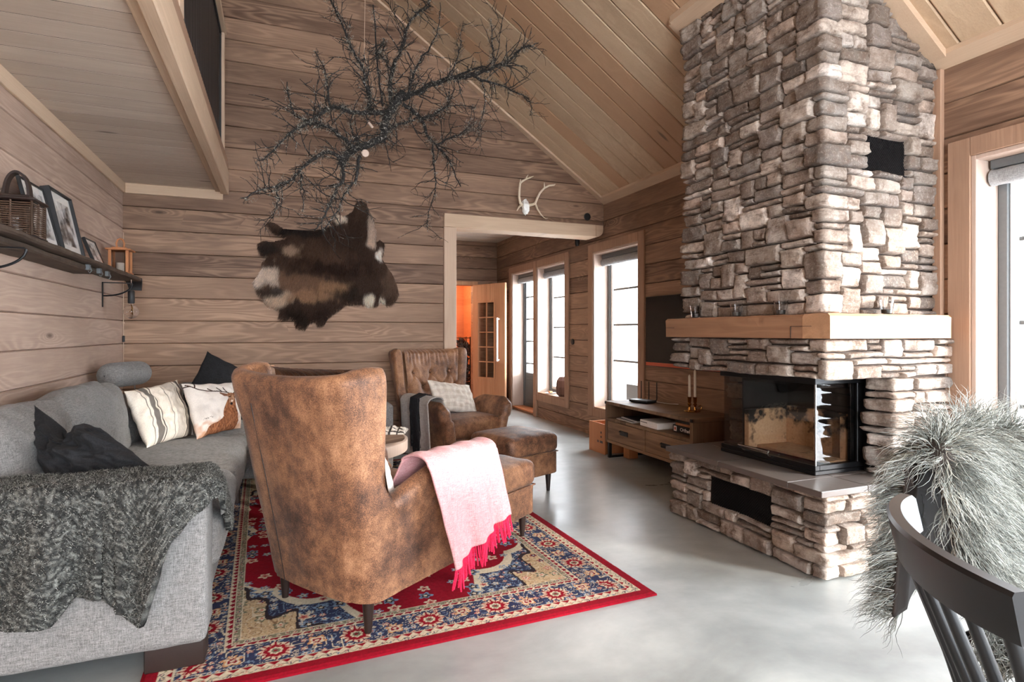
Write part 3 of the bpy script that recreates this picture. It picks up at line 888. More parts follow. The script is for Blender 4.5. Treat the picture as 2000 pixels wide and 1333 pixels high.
# firebox lined with sooty brick
def firebrick():
    m, nt, b = new_mat('sooty_firebrick')
    tc = nd(nt, 'ShaderNodeTexCoord'); sx = nd(nt, 'ShaderNodeSeparateXYZ', {0: tc.outputs['Object']})
    n = nd(nt, 'ShaderNodeTexNoise', {'Vector': tc.outputs['Object'], 'Scale': 9.0, 'Detail': 5.0, 'Roughness': .6}).outputs[0]
    n2 = nd(nt, 'ShaderNodeTexNoise', {'Vector': tc.outputs['Object'], 'Scale': 60.0, 'Detail': 3.0}).outputs[0]
    h = mth(nt, 'ADD', mth(nt, 'MULTIPLY', mth(nt, 'SUBTRACT', sx.outputs[2], .66), 7.0), mth(nt, 'MULTIPLY', mth(nt, 'SUBTRACT', n, .5), 7.0))
    f = nd(nt, 'ShaderNodeMapRange', {0: h, 1: -.5, 2: .35}).outputs[0]
    c = mixc(nt, f, mixc(nt, n2, srgb(182, 144, 108), srgb(222, 190, 154)), srgb(18, 16, 16))
    nt.links.new(c, b.inputs['Base Color']); b.inputs['Roughness'].default_value = .85
    return m
M['firebrick'] = firebrick()
mb = MB()
mb.box(2.90, 2.24, .458, 2.95, 2.72, .70, .004); mb.box(2.60, 2.70, .458, 2.90, 2.74, .69, .004)
mb.box(2.84, 2.33, .458, 2.899, 2.46, .665, .004)
mb.box(2.66, 2.20, .458, 2.90, 2.70, .476, .003); mb.box(2.78, 2.20, .458, 2.95, 2.24, .70, .004)
mb.build('firebrick_lining', M['firebrick'], fp)
mb = MB(); mb.box(2.955, 2.20, .453, 2.975, 2.76, .925); mb.box(2.60, 2.745, .453, 2.955, 2.755, .888)
mb.box(2.60, 2.20, .86, 2.955, 2.745, .885)
mb.box(2.84, GY0+.042, .453, 2.97, GY0+.048, .925)
mb.build('firebox_shell', M['black'], fp)
mb = MB()
mb.tube([(2.445, 2.40, .505), (2.445, 2.62, .505)], .006, 10)
for y in (2.415, 2.605): mb.tube([(2.445, y, .505), (2.462, y, .48), (2.489, y, .468)], .0035, 8)
mb.build('stove_handle', M['chrome'], fp, True)

# mantel
def beam_mb(x0, x1, y0, y1, z0, z1, seed, n=28, along='y'):
    mb = MB(); P = []
    prof = []
    w = (x1-x0) if along == 'y' else (y1-y0)
    c = .012
    pr = [(0, 0), (0, .5), (0, 1-.1), (c, 1), (w/2, 1), (w-c, 1), (w, 1-.1), (w, .5), (w, 0), (w/2, 0)]
    for i in range(n):
        t = i/(n-1)
        for a, b in pr:
            z = z0+(z1-z0)*b; q = a
            if b > .85: z += .004*nz(t*9+seed, a*8); q += .005*nz(t*14+seed, b*3) if a < w/2 else 0
            elif a == 0: q += .0015*nz(t*12+seed, b*4)
            if along == 'y': P.append((x0+q, lerp(y0, y1, t), z))
            else: P.append((lerp(x0, x1, t), y0+q, z))
    m = len(pr); F = []
    for i in range(n-1):
        for j in range(m):
            a = i*m+j; b = i*m+(j+1) % m; F.append((a, b, b+m, a+m))
    F.append(tuple(range(m))); F.append(tuple(range(n*m-1, (n-1)*m-1, -1)))
    mb.add(P, F); return mb
mb = beam_mb(2.302, 2.43, 2.052, 3.105, 1.122, 1.238, 1)
o = mb.build('mantel_beam', M['mantel'], fp)
mb = beam_mb(2.30, 3.14, 1.90, 2.05, 1.122, 1.238, 5, along='x')
mb.prism([(3.14, 1.90), (3.172, 1.93), (3.172, 2.05), (3.14, 2.05)], 1.122, 1.236, 'xy')
o = mb.build('mantel_beam', M['mantel_x'], fp)
mb = MB(); mb.box(2.2985, 2.0, 1.1785, 2.3025, 2.12, 1.1805); mb.box(2.2985, 2.118, 1.124, 2.3025, 2.120, 1.1805); mb.build('lap_joint', M['mortar'], fp)
MB().box(2.2985, 3.02, 1.179, 2.3035, 3.105, 1.181).build('lap_joint', M['mortar'], fp)

# votive glasses on the mantel
def votive(x, y, label):
    t = thing('candle_glass', label, 'candle holder', (x, y, 1.240), 0, 'tealight glasses on the mantel')
    mb = MB(); mb.lathe([(.022, 0), (.024, .001), (.0345, .072), (.0325, .072), (.0228, .004), (.0, .004)], 28)
    mb.build('glass_cup', M['clear'], t, True)
    MB().lathe([(.0, .005), (.0215, .005), (.0235, .024), (.0, .024)], 24).build('tealight', M['wax'], t, True)
    return t
def clear_glass():
    m, nt, b = new_mat('clear_glass')
    b.inputs['Base Color'].default_value = (1, 1, 1, 1)
    b.inputs['Roughness'].default_value = .02
    b.inputs['Transmission Weight'].default_value = 1.0
    b.inputs['IOR'].default_value = 1.3
    return m
M['clear'] = clear_glass()
votive(2.36, 2.885, 'small glass tealight holder on the mantel, farthest left by the television')
votive(2.36, 2.545, 'small glass tealight holder in the middle of the shaded side of the mantel')
votive(2.36, 2.235, 'small glass tealight holder on the shaded mantel nearest the chimney corner')
votive(2.76, 1.965, 'small glass tealight holder on the sunlit front of the mantel')

# television on the wall
tv = thing('television', 'black flat television mounted on the plank wall above the media bench', 'television', (XR-.052, 3.955, .838))
MB().box(-.012, -.635, 0, .022, .635, .645, .005).build('casing', M['black'], tv)
m, nt, b = new_mat('dark_screen'); b.inputs['Base Color'].default_value = (.006, .0065, .008, 1); b.inputs['Roughness'].default_value = .12; b.inputs['Specular IOR Level'].default_value = .25
M['screen'] = m
MB().box(-.0145, -.628, .042, -.012, .628, .638).build('screen', M['screen'], tv)
m, nt, b = new_mat('orange_reflection_and_mark'); b.inputs['Base Color'].default_value = (*srgb(196, 82, 48), 1); b.inputs['Roughness'].default_value = .35; M['copper'] = m  # flat orange for the painted screen reflection and the box mark
MB().box(-.0155, -.63, .006, -.012, .63, .038, .001).build('reflection_strip', M['copper'], tv)['label'] = 'orange reflection painted along the lower edge'  # orange reflection painted as a strip along the screen bottom
MB().box(.022, -.2, .2, .050, .2, .45).build('wall_bracket', M['black'], tv)

# media bench
BX0, BX1, BY0, BY1, BH = 2.772, 3.215, 3.43, 4.655, .52
bn = thing('media_bench', 'low reclaimed-wood media bench with open shelf and two drawers under the television', 'tv bench', (BX0, (BY0+BY1)/2, 0))
W, D = (BY1-BY0)/2, BX1-BX0
MB().box(0, -W, .492, D, W, .52, .003).build('top', M['oak_x'], bn)
for s_ in (-1, 1): MB().box(.004, s_*W, .145, D, s_*(W-.034), .491, .003).build('side_panel', M['oak_dark'], bn)
mb = MB(); mb.box(.006, -W+.034, .345, D, W-.034, .369, .002); mb.build('shelf', M['oak_x'], bn)
mb = MB(); mb.box(.004, -W+.034, .145, D, W-.034, .170, .002); mb.box(.004, -.016, .17, .03, .016, .345, .002)
mb.build('frame', M['oak'], bn)
MB().box(D-.012, -W+.034, .17, D-.002, W-.034, .491).build('back_panel', M['oak_dark'], bn)
for s in (1, -1):
    y0, y1 = (.019, W-.037) if s > 0 else (-W+.037, -.019)
    dr = MB().box(.008, y0, .174, .028, y1, .341, .002).build('drawer', M['oak'], bn)
    yc = (y0+y1)/2
    mb = MB(); mb.box(-.002, yc-.062, .245, .0075, yc+.062, .285, .004); mb.tube([(-.001, yc-.05, .283), (-.016, yc-.045, .277), (-.018, yc, .27), (-.016, yc+.045, .277), (-.001, yc+.05, .283)], .004, 8)
    h = mb.build('handle', M['black_metal'], dr)
for s in (1, -1):
    for xx in (.02, D-.05):
        MB().box(xx, s*(W-.03)-.014, 0, xx+.03, s*(W-.03)+.014, .144, .002).build('leg', M['black_metal'], bn)
    MB().box(.05, s*(W-.03)-.012, 0, D-.05, s*(W-.03)+.012, .018, .002).build('floor_rail', M['black_metal'], bn)
for s in (1, -1): MB().box(-.0012, s*(W-.012)-.012, .495, .02, s*(W-.012)+.0125, .5175).build('corner_bracket', M['black_metal'], bn)
def bxy(x, y): return (BX0+x, (BY0+BY1)/2+y)

# on and in the bench
x, y = bxy(.24, .36)
rt = thing('router', 'flat black router with three upright antennas on the media bench', 'router', (x, y, .521), .25)
MB().box(-.065, -.11, .004, .065, .11, .026, .008).build('casing', M['black'], rt)
MB().box(-.05, -.095, 0, .05, .095, .004).build('feet', M['black'], rt)
for k in range(3): MB().tube([(.06, -.095+k*.09, .018), (.078, -.095+k*.09, .03), (.078, -.095+k*.09, .185)], [.005, .0055, .004], 8).build('antenna', M['black'], rt)
mb = MB(); mb.tube([(x+.1, y-.03, .53), (x+.13, y-.1, .526), (x+.14, y-.2, .526), (x+.19, y-.26, .527)], .003, 6)
tag(mb.build('router_cable', M['white'], None, True), 'thin pale cable trailing from the router along the bench top', 'cable')
x, y = bxy(.27, -.28)
ch = thing('candlestick', 'brass double candlestick with two white tapers on the media bench', 'candlestick', (x, y, .521))
mb = MB(); mb.lathe([(0, 0), (.062, 0), (.066, .004), (.063, .008), (.05, .0085), (.02, .011), (.012, .013), (0, .013)], 36)
mb.tube([(.062, 0, .007), (.088, 0, .012), (.096, 0, .03), (.082, 0, .045), (.062, 0, .035)], .004, 8)
mb.build('saucer', M['brass'], ch, True)
for s in (-1, 1):
    mb = MB(); px = s*.014; py = -s*.016
    mb.lathe([(.012, .012), (.012, .02), (.007, .03), (.009, .045), (.0145, .055), (.0145, .062), (.009, .066), (.0135, .075), (.0145, .11+.0*s), (.0165, .115), (.0, .115)], 20, (px, py, 0))
    mb.build('candle_cup', M['brass'], ch, True)
    MB().lathe([(.0105, .116), (.0095, .3+.02*s), (.004, .312+.02*s), (0, .314+.02*s)], 16, (px, py, 0)).build('taper_candle', M['wax'], ch, True)
x, y = bxy(.13, .33)
for k in range(4):
    mb = MB(); a = ru(-.25, .25)
    Mx = Matrix.Translation((x+.03*k*.3, y-.02*k, .370+k*.0075)) @ Matrix.Rotation(a, 4, 'Z')
    mb.box(-.1, -.14, 0, .1, .14, .0068, .001, Mx)
    o = mb.build('magazine', [M['white'], M['grey_frame'], M['white'], M['black']][k])
    tag(o, ['lowest pale magazine in the pile on the open bench shelf', 'grey magazine second from the bottom of the shelf pile',
            'pale magazine just below the black one in the shelf pile', 'black-covered magazine on top of the pile on the bench shelf'][k], 'magazine', 'magazines on the bench shelf')
x, y = bxy(.12, -.04)
gc = thing('games_console', 'white flat games console lying on the open shelf of the media bench', 'games console', (x, y, .370), -.05)
MB().box(-.095, -.13, 0, .12, .13, .052, .004).build('casing', M['white'], gc)
MB().box(-.0962, .02, .032, -.095, .12, .037).build('disc_slot', M['black'], gc)

def letter(mb, ch, ox, oz, h, st, y=0):
    """lower-case outline letters built of rounded strokes in x-z"""
    w = h*.62; x = ox; r = w/2
    def arc(cx, cz, rr, a0, a1, n=14): return [(cx+rr*math.cos(math.radians(a0+(a1-a0)*i/n)), y, cz+rr*math.sin(math.radians(a0+(a1-a0)*i/n))) for i in range(n+1)]
    if ch == 'O': mb.tube(arc(x+h*.42, oz+h*.5, h*.4, 0, 360, 24), st, 6); return h*.98
    if ch == 't': mb.tube([(x+r*.8, y, oz+h*.85), (x+r*.8, y, oz+h*.15), (x+r*1.4, y, oz+h*.08)], st, 6); mb.tube([(x+r*.2, y, oz+h*.62), (x+r*1.5, y, oz+h*.62)], st, 6); return w*.9
    if ch == 'h': mb.tube([(x+st, y, oz), (x+st, y, oz+h)], st, 6); mb.tube(arc(x+st+r*.7, oz+h*.4, r*.7, 180, 0)+[(x+st+r*1.4, y, oz)], st, 6); return w*.98
    if ch == 'e': mb.tube([(x+.1*r, y, oz+h*.3)]+arc(x+r*.9, oz+h*.3, r*.8, 0, 310, 18), st, 6); return w*1.02
    if ch == 'l': mb.tube([(x+st, y, oz), (x+st, y, oz+h)], st, 6); return w*.5
    if ch == 'o': mb.tube(arc(x+r*.9, oz+h*.3, r*.8, 0, 360, 18), st, 6); return w*1.02
x, y = bxy(.10, -.405)
gb = thing('board_game_box', 'black board game box with white lettering, lowest of the stack on the bench shelf', 'board game', (x, y, .370))
MB().box(0, -.15, 0, .18, .15, .055, .002).build('box', M['black'], gb)
mb = MB(); cx = 0
for c in 'Othello': cx += letter(mb, c, cx, 0, .028, .0026)
k = .155/cx
mb.v = [(-.0015+yy*.5, .055-xx*k, .014+zz) for xx, yy, zz in mb.v]
mb.build('lettering', M['white'], gb)
mb = MB(); mb.box(-.0012, .10, .008, 0, .135, .048); mb.build('price_label', M['white'], gb)
mb = MB(); mb.box(-.0018, .109, .018, -.0012, .126, .038); mb.build('red_mark', M['copper'], gb)
for k in range(3):
    o = MB().box(0, -.135, 0, .17, .12-k*.012, .019, .0015).build('slim_box', [M['crate'], M['black'], M['crate']][k])
    o.location = (x+.003, y, .426+k*.0205)
    tag(o, ['thin orange-brown box lying directly on the black board game box', 'thin black box between two orange-brown boxes on the bench shelf',
            'thin orange-brown box on top of the stack of games'][k], 'box', 'flat boxes stacked on the bench shelf')

# crate beside the bench
cr = thing('wooden_crate', 'orange-brown wooden crate with faint stencilled marks on the floor beside the media bench', 'crate', (2.83, 4.88, 0))
mb = MB()
mb.box(0, -.15, .02, .32, -.136, .28, .002); mb.box(0, .136, .02, .32, .15, .28, .002)
mb.box(-.012, -.15, .0, 0, .15, .285, .002); mb.box(.32, -.15, 0, .332, .15, .285, .002); mb.box(0, -.136, .004, .32, .136, .02)
mb.build('body', M['crate'], cr)
for (a, b, w, h) in ((-.09, .19, .02, .02), (-.09, .15, .02, .018), (-.11, .10, .05, .022), (-.04, .10, .012, .022), (-.02, .10, .012, .022)):
    MB().box(-.0128, a, b, -.012, a+w, b+h).build('stencil_mark', M['leg'], cr)
o = MB().box(0, 0, 0, .1, .09, .1, .003).build('wood_block', M['crate']); o.location = (2.93, 4.50, 0)
tag(o, 'small pale wood block on the floor underneath the far end of the bench', 'block')

# ------------------------------------------------------------------ next room: door leaf, heater, sill items
dl = thing('sauna_door', 'half-open pale wooden door with a narrow paned window and long white handle', 'door', (2.84, 8.79, .015), 0)
dd = Vector((.407, -.914, 0)).normalized()
dl.rotation_euler = (0, 0, math.atan2(dd.y, dd.x))
mb = MB()
HW = .72; T_ = .04
mb.box(0, -T_/2, 0, .11, T_/2, 1.89, .003); mb.box(.50, -T_/2, 0, HW, T_/2, 1.89, .003)
for k in range(4): mb.box(.11+k*.0975, -T_/2, 0, .11+(k+1)*.0975-.002, T_/2, .42, .003)
for k in range(4): mb.box(.11+k*.0975, -T_/2, 1.62, .11+(k+1)*.0975-.002, T_/2, 1.89, .003)
mb.build('leaf', M['sauna'], dl)
mb = MB()
for a in ((.10, .41, .51, .44), (.10, 1.60, .51, 1.63), (.10, .44, .13, 1.60), (.48, .44, .51, 1.60)): mb.box(a[0], -T_/2-.008, a[1], a[2], T_/2+.008, a[3], .003)
for z in (.68, .91, 1.14, 1.37): mb.box(.13, -T_/2+.004, z-.008, .48, T_/2-.004, z+.008, .002)
mb.box(.297, -T_/2+.004, .44, .313, T_/2-.004, 1.60, .002)
mb.build('glazing_bars', M['sauna'], dl)
MB().box(.13, -.002, .44, .48, .002, 1.60).build('pane', M['glass_dark'], dl)
mb = MB()
mb.tube([(.60, -T_/2-.045, .70), (.60, -T_/2-.045, 1.36)], .016, 12)
for z in (.72, 1.34): mb.tube([(.60, -T_/2, z), (.60, -T_/2-.045, z)], .014, 10)
mb.build('pull_handle', M['white'], dl)
struct(MB().box(2.84, 8.76, 0, 2.90, 8.80, 1.96, .003).build('trim_19', M['sauna']))
struct(MB().box(2.04, 8.76, 1.90, 2.84, 8.80, 1.96, .003).build('trim_20', M['sauna']))
ht = thing('sauna_heater', 'tall dark cage heater filled with stones seen through the doorway', 'heater', (2.80, 9.25, 0))
mb = MB()
for k in range(8):
    g = k*math.pi/4; mb.tube([(.13*math.cos(g), .13*math.sin(g), 0), (.13*math.cos(g), .13*math.sin(g), 1.08)], .006, 6)
for z in (.02, .36, .72, 1.06): mb.tube([(.13*math.cos(g*math.pi/12), .13*math.sin(g*math.pi/12), z) for g in range(25)], .006, 6)
mb.build('cage', M['black_metal'], ht)
mb = MB()
for k in range(150):
    g = R()*6.28; r = .11*math.sqrt(R()); z = .04+R()*1.0; q = ru(.025, .042)
    pts = []; 
    Mx = Matrix.Translation((r*math.cos(g), r*math.sin(g), z)) @ Matrix.Rotation(R()*3, 4, 'X') @ Matrix.Rotation(R()*3, 4, 'Z')
    mb.box(-q, -q*.7, -q*.8, q, q*.7, q*.8, q*.4, Mx)
o = mb.build('heater_stones', plain('dark_heater_stone', srgb(70, 62, 58), .85), ht); o['kind'] = 'stuff'
o = MB().box(2.66, 9.6, .0, 2.74, 9.64, 2.1, .003).build('lit_jamb_strip', M['white'])  # white paint put in for the light on the door jamb
tag(o, 'tall bright white board standing inside the orange lit room', 'board')

vz = WC[2]+.024
o = bpy.data.objects
vs = thing('carved_vase', 'dark brown angular wooden vase on the deep window sill of the next room', 'vase', (XR+.065, 6.56, vz))
mb = MB(); pr = [(.045, 0), (.075, .03), (.088, .12), (.078, .2), (.045, .245), (.03, .25), (.028, .243), (.0, .235)]
P = []; ns = 14
for r, z in pr:
    for k in range(ns):
        g = 2*math.pi*k/ns; q = r*(1+.13*math.cos(5*g)+.05*math.sin(3*g+z*20)); P.append((q*math.cos(g), q*math.sin(g), z))
F = [(i*ns+k, i*ns+(k+1) % ns, (i+1)*ns+(k+1) % ns, (i+1)*ns+k) for i in range(len(pr)-1) for k in range(ns)]+[tuple(range(ns-1, -1, -1))]
mb.add(P, F); mb.build('body', wood('dark_vase_wood', srgb(60, 40, 34), srgb(128, 92, 78), 'Z', 'Y', board=False, ring=10), vs)
mb = MB(); mb.tube([(-.0, -.1, .22), (0, .1, .215)], .004, 6); mb.build('twig', M['leg'], vs)
ds = thing('small_dish', 'small white dish with a trinket on the window sill beside the brown vase', 'dish', (XR+.06, 6.92, vz))
MB().lathe([(0, 0), (.05, 0), (.075, .012), (.072, .013), (.05, .004), (0, .004)], 28).build('plate', M['white'], ds, True)
MB().box(-.03, -.035, .006, .02, .02, .035, .008).build('trinket', M['crate'], ds)
o = MB().lathe([(0, 0), (.028, 0), (.028, .05), (.02, .075), (0, .078)], 20).build('wall_camera', M['black']); o.location = (XR-.04, 5.99, 2.235)
o.rotation_euler = (math.pi, 0, 0); tag(o, 'small black round device high on the wall just behind the doorway beam', 'camera')
o = MB().lathe([(0, 0), (.035, 0), (.035, .012), (.02, .02), (0, .02)], 24).build('thermostat', M['black'])
o.rotation_euler = (0, -math.pi/2, 0); o.location = (XR, 6.17, 1.04); tag(o, 'small round black thermostat on the plank wall between the windows', 'thermostat')
vt = thing('round_vent', 'small round black wall vent above the right end of the doorway beam', 'vent', (3.036, YB, 2.388))
o = MB().lathe([(0, 0), (.040, 0), (.040, .006), (.034, .010), (.031, .004), (0, .004)], 32).build('disc', M['black'], vt, True); o.rotation_euler = (math.pi/2, 0, 0)
# ------------------------------------------------------------------ wing chairs and footstools
def wing_chair(name, label, loc, rz, group):
    """local frame: x right, y forward, origin on the floor between the rear legs"""
    t = thing(name, label, 'armchair', loc, rz, group)
    Z0 = .125; FW = .16
    def shape(s, v):
        """s in [-1,1] around the U, v in [0,1] bottom to rim -> outer point, inner point"""
        sg = 1 if s >= 0 else -1; q = abs(s)
        sb = .36                      # share of the back
        f = max(0, (q-sb)/(1-sb))     # fraction along the side
        # rim height
        if f < .01: zt = .975+.03*(q/sb)**2
        else:
            y_ = f
            zt = 1.005+.008*math.sin(min(1, f/FW)*math.pi) if f < FW-.02 else lerp(1.005, .515, sstep(FW-.02, FW+.03, f))
            if f >= FW+.03: zt = .515+.09*sstep(FW+.03, .60, f)-.05*sstep(.86, 1, f)**2
        def at(v, rimk):
            z = Z0+(zt-Z0)*v
            h = (z-Z0)/(1.005-Z0)
            yb = -.055-.165*h**1.1
            w = .315+.065*h**.9
            yf = .625+.02*h
            rc = .085
            th = (.10 if f <= 0 else .095)
            # plan path: back straight, rounded corner, side
            Lb = w-rc; Lc = rc*math.pi/2
            if q <= sb:
                d = q/sb*(Lb+Lc)
                if d <= Lb: x, y, nx, ny = d, yb-.025*(1-(d/w)**2), 0, -1
                else:
                    g = (d-Lb)/rc; x, y, nx, ny = Lb+rc*math.sin(g), yb+rc*(1-math.cos(g)), math.sin(g), -math.cos(g)
            else:
                yw = lerp(.11, -.012, sstep(.30, .62, z))
                x, y, nx, ny = w, (lerp(yb+rc, yw, f/FW) if f < FW else lerp(yw, yf, (f-FW)/(1-FW))), 1, 0
                x += .035*f*sstep(.15, .6, h)*1.0 + (.018*math.sin(min(1, f/.35)*math.pi) if z > .62 else 0)
                if z < .45: x -= .02*f
            tip = 1.0
            f0 = 1-.05/.64
            if f > f0: tip = math.sqrt(max(0, 1-((f-f0)/(1-f0))**2))
            if z > .5 and f > FW-.10: tip *= lerp(1, math.sqrt(max(0.0, 1-((f-(FW-.10))/.125)**2)), sstep(.52, .64, z))
            k = rimk*tip
            cx, cy = x-nx*th/2, y-ny*th/2
            bul = 1.0
            if f > .45 and z > .35: bul = 1+.22*sstep(.45, .9, f)*sstep(.3, .6, z)
            return (cx+nx*th/2*k*bul, cy+ny*th/2*k*bul, z), (cx-nx*th/2*k*bul, cy-ny*th/2*k*bul, z), (nx, ny)
        rim = .05/(zt-Z0)
        rk = 1.0
        if v > 1-rim: rk = math.sqrt(max(0, 1-((v-(1-rim))/rim)**2))
        return at(v, rk)
    S = 61
    sv = []
    for i in range(-S, S+1):
        q = abs(i)/S; q = 1-(1-q)**1.0
        sv.append(math.copysign(q, i) if i else 0)
    extra = [.955, .972, .985, .992, .997]
    extra += [.36+.64*(FW+d*.007) for d in range(-14, 8)]
    sv = sorted(set([round(x, 4) for x in sv]+extra+[-x for x in extra]))
    vv = [i/26*.93 for i in range(27)]+[.945, .958, .968, .977, .984, .990, .995, .998, 1.0]
    P = []
    for s in sv:
        col = []
        for v in vv:
            o_, i_, n = shape(s, v)
            w = .0035*nz(o_[0]*7+3, o_[1]*7, o_[2]*5)+.0022*nz(o_[0]*22, o_[1]*22+5, o_[2]*12)
            # gathers near the wing tops and creases at the arm joint
            gz = sstep(.84, .96, o_[2])*sstep(.24, .34, abs(s))*(1-sstep(.40, .46, abs(s)))
            w += gz*.0035*math.sin(s*260)
            w += .006*math.exp(-((o_[2]-.80-.05*nz(s*9))/.012)**2)*nz(s*16, 3)
            if abs(s) < .995 and v < .995: col.append((o_[0]+n[0]*w, o_[1]+n[1]*w, o_[2]))
            else: col.append(o_)
        for v in reversed(vv[:-1]):
            o_, i_, n = shape(s, v)
            col.append(i_)
        P += [(math.copysign(p[0], s) if s else 0.0 if abs(p[0]) < 1e-6 else p[0], p[1], p[2]) for p in col]
    nv = len(vv)*2-1
    mb = MB().grid(P, len(sv), nv)
    # bottom strip
    n = len(sv)
    mb.f += [(i*nv, i*nv+nv-1, (i+1)*nv+nv-1, (i+1)*nv) for i in range(n-1)]
    o = mb.build('shell', M['leather'], t); weld(o, 4e-4); auto(o, 60)
    # seams along the rear and the arm fronts
    mb = MB()
    for sx in (-.15,):
        pts = [(shape(sx, v)[0][0]*-1 if sx < 0 else shape(sx, v)[0][0], shape(sx, v)[0][1]-.0015, shape(sx, v)[0][2]) for v in [i/20*.86 for i in range(21)]]
        mb.tube(pts, .0018, 5)
    mb.build('seam', M['leg'], t)
    for sg in (-1, 1):
        mb = MB(); pts = []
        for i in range(16):
            p, _, n_ = shape(.93, i/15*.45); pts.append((sg*(p[0]+.0005), p[1], p[2]))
        mb.tube(pts, .0015, 5); mb.build('seam', M['leg'], t)
    # inner back cushion with buttons
    tufts = [(-.19, .80), (0, .80), (.19, .80), (-.095, .665), (.095, .665), (-.24, .665), (.24, .665)]
    nu, nvv = 90, 90; P = []
    for i in range(nu):
        a = i/(nu-1)*2-1
        for j in range(nvv):
            b = j/(nvv-1)
            z = .40+.60*b
            h = (z-.125)/.89
            w = .225+.065*h
            x = a*w
            edge = (1-abs(a)**5)*(1-max(0, (b-.93)/.07)**2*.9)
            y0 = -.055-.165*h+.07
            y = y0+.075*edge+.085*abs(a)**3.2*(.5+.8*b)
            # dimples and pleats
            for tx, tz in tufts:
                d2 = ((x-tx)/.034)**2+((z-tz)/.034)**2
                y -= .032*math.exp(-d2)
                if tz > .78 and z > tz: y -= .010*math.exp(-((x-tx*(1+.3*(z-tz)))/.012)**2)*min(1, (z-tz)*12)
            for (t1, t2) in ((0, 3), (3, 1), (1, 4), (4, 2), (0, 5), (2, 6)):
                ax, az = tufts[t1]; bx, bz = tufts[t2]; L2 = (bx-ax)**2+(bz-az)**2
                k = max(0, min(1, ((x-ax)*(bx-ax)+(z-az)*(bz-az))/L2)); dd_ = math.hypot(x-ax-k*(bx-ax), z-az-k*(bz-az))
                y -= .013*math.exp(-(dd_/.012)**2)
            if z > .84: y += .0045*math.sin(x*150+3*nz(x*9, z*4))*sstep(.84, .93, z)
            y += .004*nz(x*20, z*14)
            P.append((x, y, z))
    bc = MB().grid(P, nu, nvv).build('back_cushion', M['leather'], t, True, fix=False)
    for tx, tz in tufts[:5]:
        h = (tz-.125)/.89; yy = -.055-.165*h+.07+.075+.085*abs(tx/.28)**3.2-.030
        b_ = MB().lathe([(0, -.004), (.010, -.002), (.011, .002), (.007, .006), (0, .0075)], 12).build('button', M['leather'], bc, True)
        b_.location = (tx, yy, tz); b_.rotation_euler = (-math.pi/2, 0, 0)
    # seat
    cushion_box('seat_cushion', M['leather'], t, (-.262, -.0, .295), (.262, .60, .455), .05, crown=.022, seed=2)
    MB().box(-.27, .0, Z0, .27, .60, .296, .018).build('seat_frame', M['leather'], t)
    for sx in (-1, 1):
        for y in (.0, .565):
            g = .02 if y > .1 else -.02
            MB().lathe([(.0, 0), (.0135, 0), (.0215, .10), (.024, .132), (0, .132)], 16, (0, 0, 0)).build('leg', M['leg'], t, True).location = (sx*.26, y, 0)
    return t

def cushion_box(name, mat, parent, lo, hi, r, crown=.02, seed=0, n=26, col=None, puff=0.0, wr=.003):
    """upholstered block with rounded edges and crowned top"""
    V = []; F = []
    c = [(a+b)/2 for a, b in zip(lo, hi)]; hs = [(b-a)/2 for a, b in zip(lo, hi)]
    r = min(r, min(hs)*.98)
    def face(ax, sgn):
        o = [i for i in range(3) if i != ax]
        base = len(V)
        for i in range(n+1):
            for j in range(n+1):
                u, v = i/n*2-1, j/n*2-1
                u = math.sin(u*math.pi/2)*.35+u*.65; v = math.sin(v*math.pi/2)*.35+v*.65
                p = [0, 0, 0]; p[ax] = sgn*hs[ax]; p[o[0]] = u*hs[o[0]]; p[o[1]] = v*hs[o[1]]
                q = [max(-(h-r), min(h-r, x)) for x, h in zip(p, hs)]
                d = [a-b for a, b in zip(p, q)]; l = math.sqrt(sum(x*x for x in d)) or 1
                p = [a+b/l*r for a, b in zip(q, d)]
                k = (1-abs(p[0]/hs[0])**2.5)*(1-abs(p[1]/hs[1])**2.5)
                p[2] += crown*k*(1 if p[2] > 0 else -.15)
                if puff:
                    for a_ in (0, 1):
                        o2 = 1-a_; p[a_] += puff*(p[a_]/hs[a_])*(1-abs(p[o2]/hs[o2])**2)*(1-(p[2]/(hs[2]+crown))**2)
                w = wr*nz(p[0]*11+seed*3, p[1]*11, p[2]*11)
                V.append((c[0]+p[0]+w, c[1]+p[1]+w, c[2]+p[2]+w))
        for i in range(n):
            for j in range(n):
                a = base+i*(n+1)+j; F.append((a, a+n+1, a+n+2, a+1))
    for ax in range(3):
        for s in (-1, 1): face(ax, s)
    o = pyd(name, V, F, mat, parent, True)
    weld(o, 2e-4); auto(o, 50)
    return o

def footstool(label, loc, rz, group, w=.49, d=.45):
    t = thing('footstool', label, 'footstool', loc, rz, group)
    cushion_box('seat_cushion', M['leather'], t, (-w/2, -d/2, .285), (w/2, d/2, .425), .045, crown=.018, seed=5)
    cushion_box('base', M['leather'], t, (-w/2+.012, -d/2+.012, .125), (w/2-.012, d/2-.012, .292), .018, crown=0, seed=6, n=14)
    mb = MB()
    for a, b in (((-w/2+.01, -d/2+.008), (w/2-.01, -d/2+.008)), ((w/2-.008, -d/2+.01), (w/2-.008, d/2-.01)), ((-w/2+.01, d/2-.008), (w/2-.01, d/2-.008)), ((-w/2+.008, -d/2+.01), (-w/2+.008, d/2-.01))):
        mb.tube([(*a, .289), (*b, .289)], .004, 6)
    mb.build('piping', M['leather'], t)
    for sx in (-1, 1):
        for sy in (-1, 1):
            MB().lathe([(0, 0), (.0125, 0), (.020, .10), (.022, .13), (0, .13)], 16).build('leg', M['leg'], t, True).location = (sx*(w/2-.065), sy*(d/2-.055), 0)
    return t

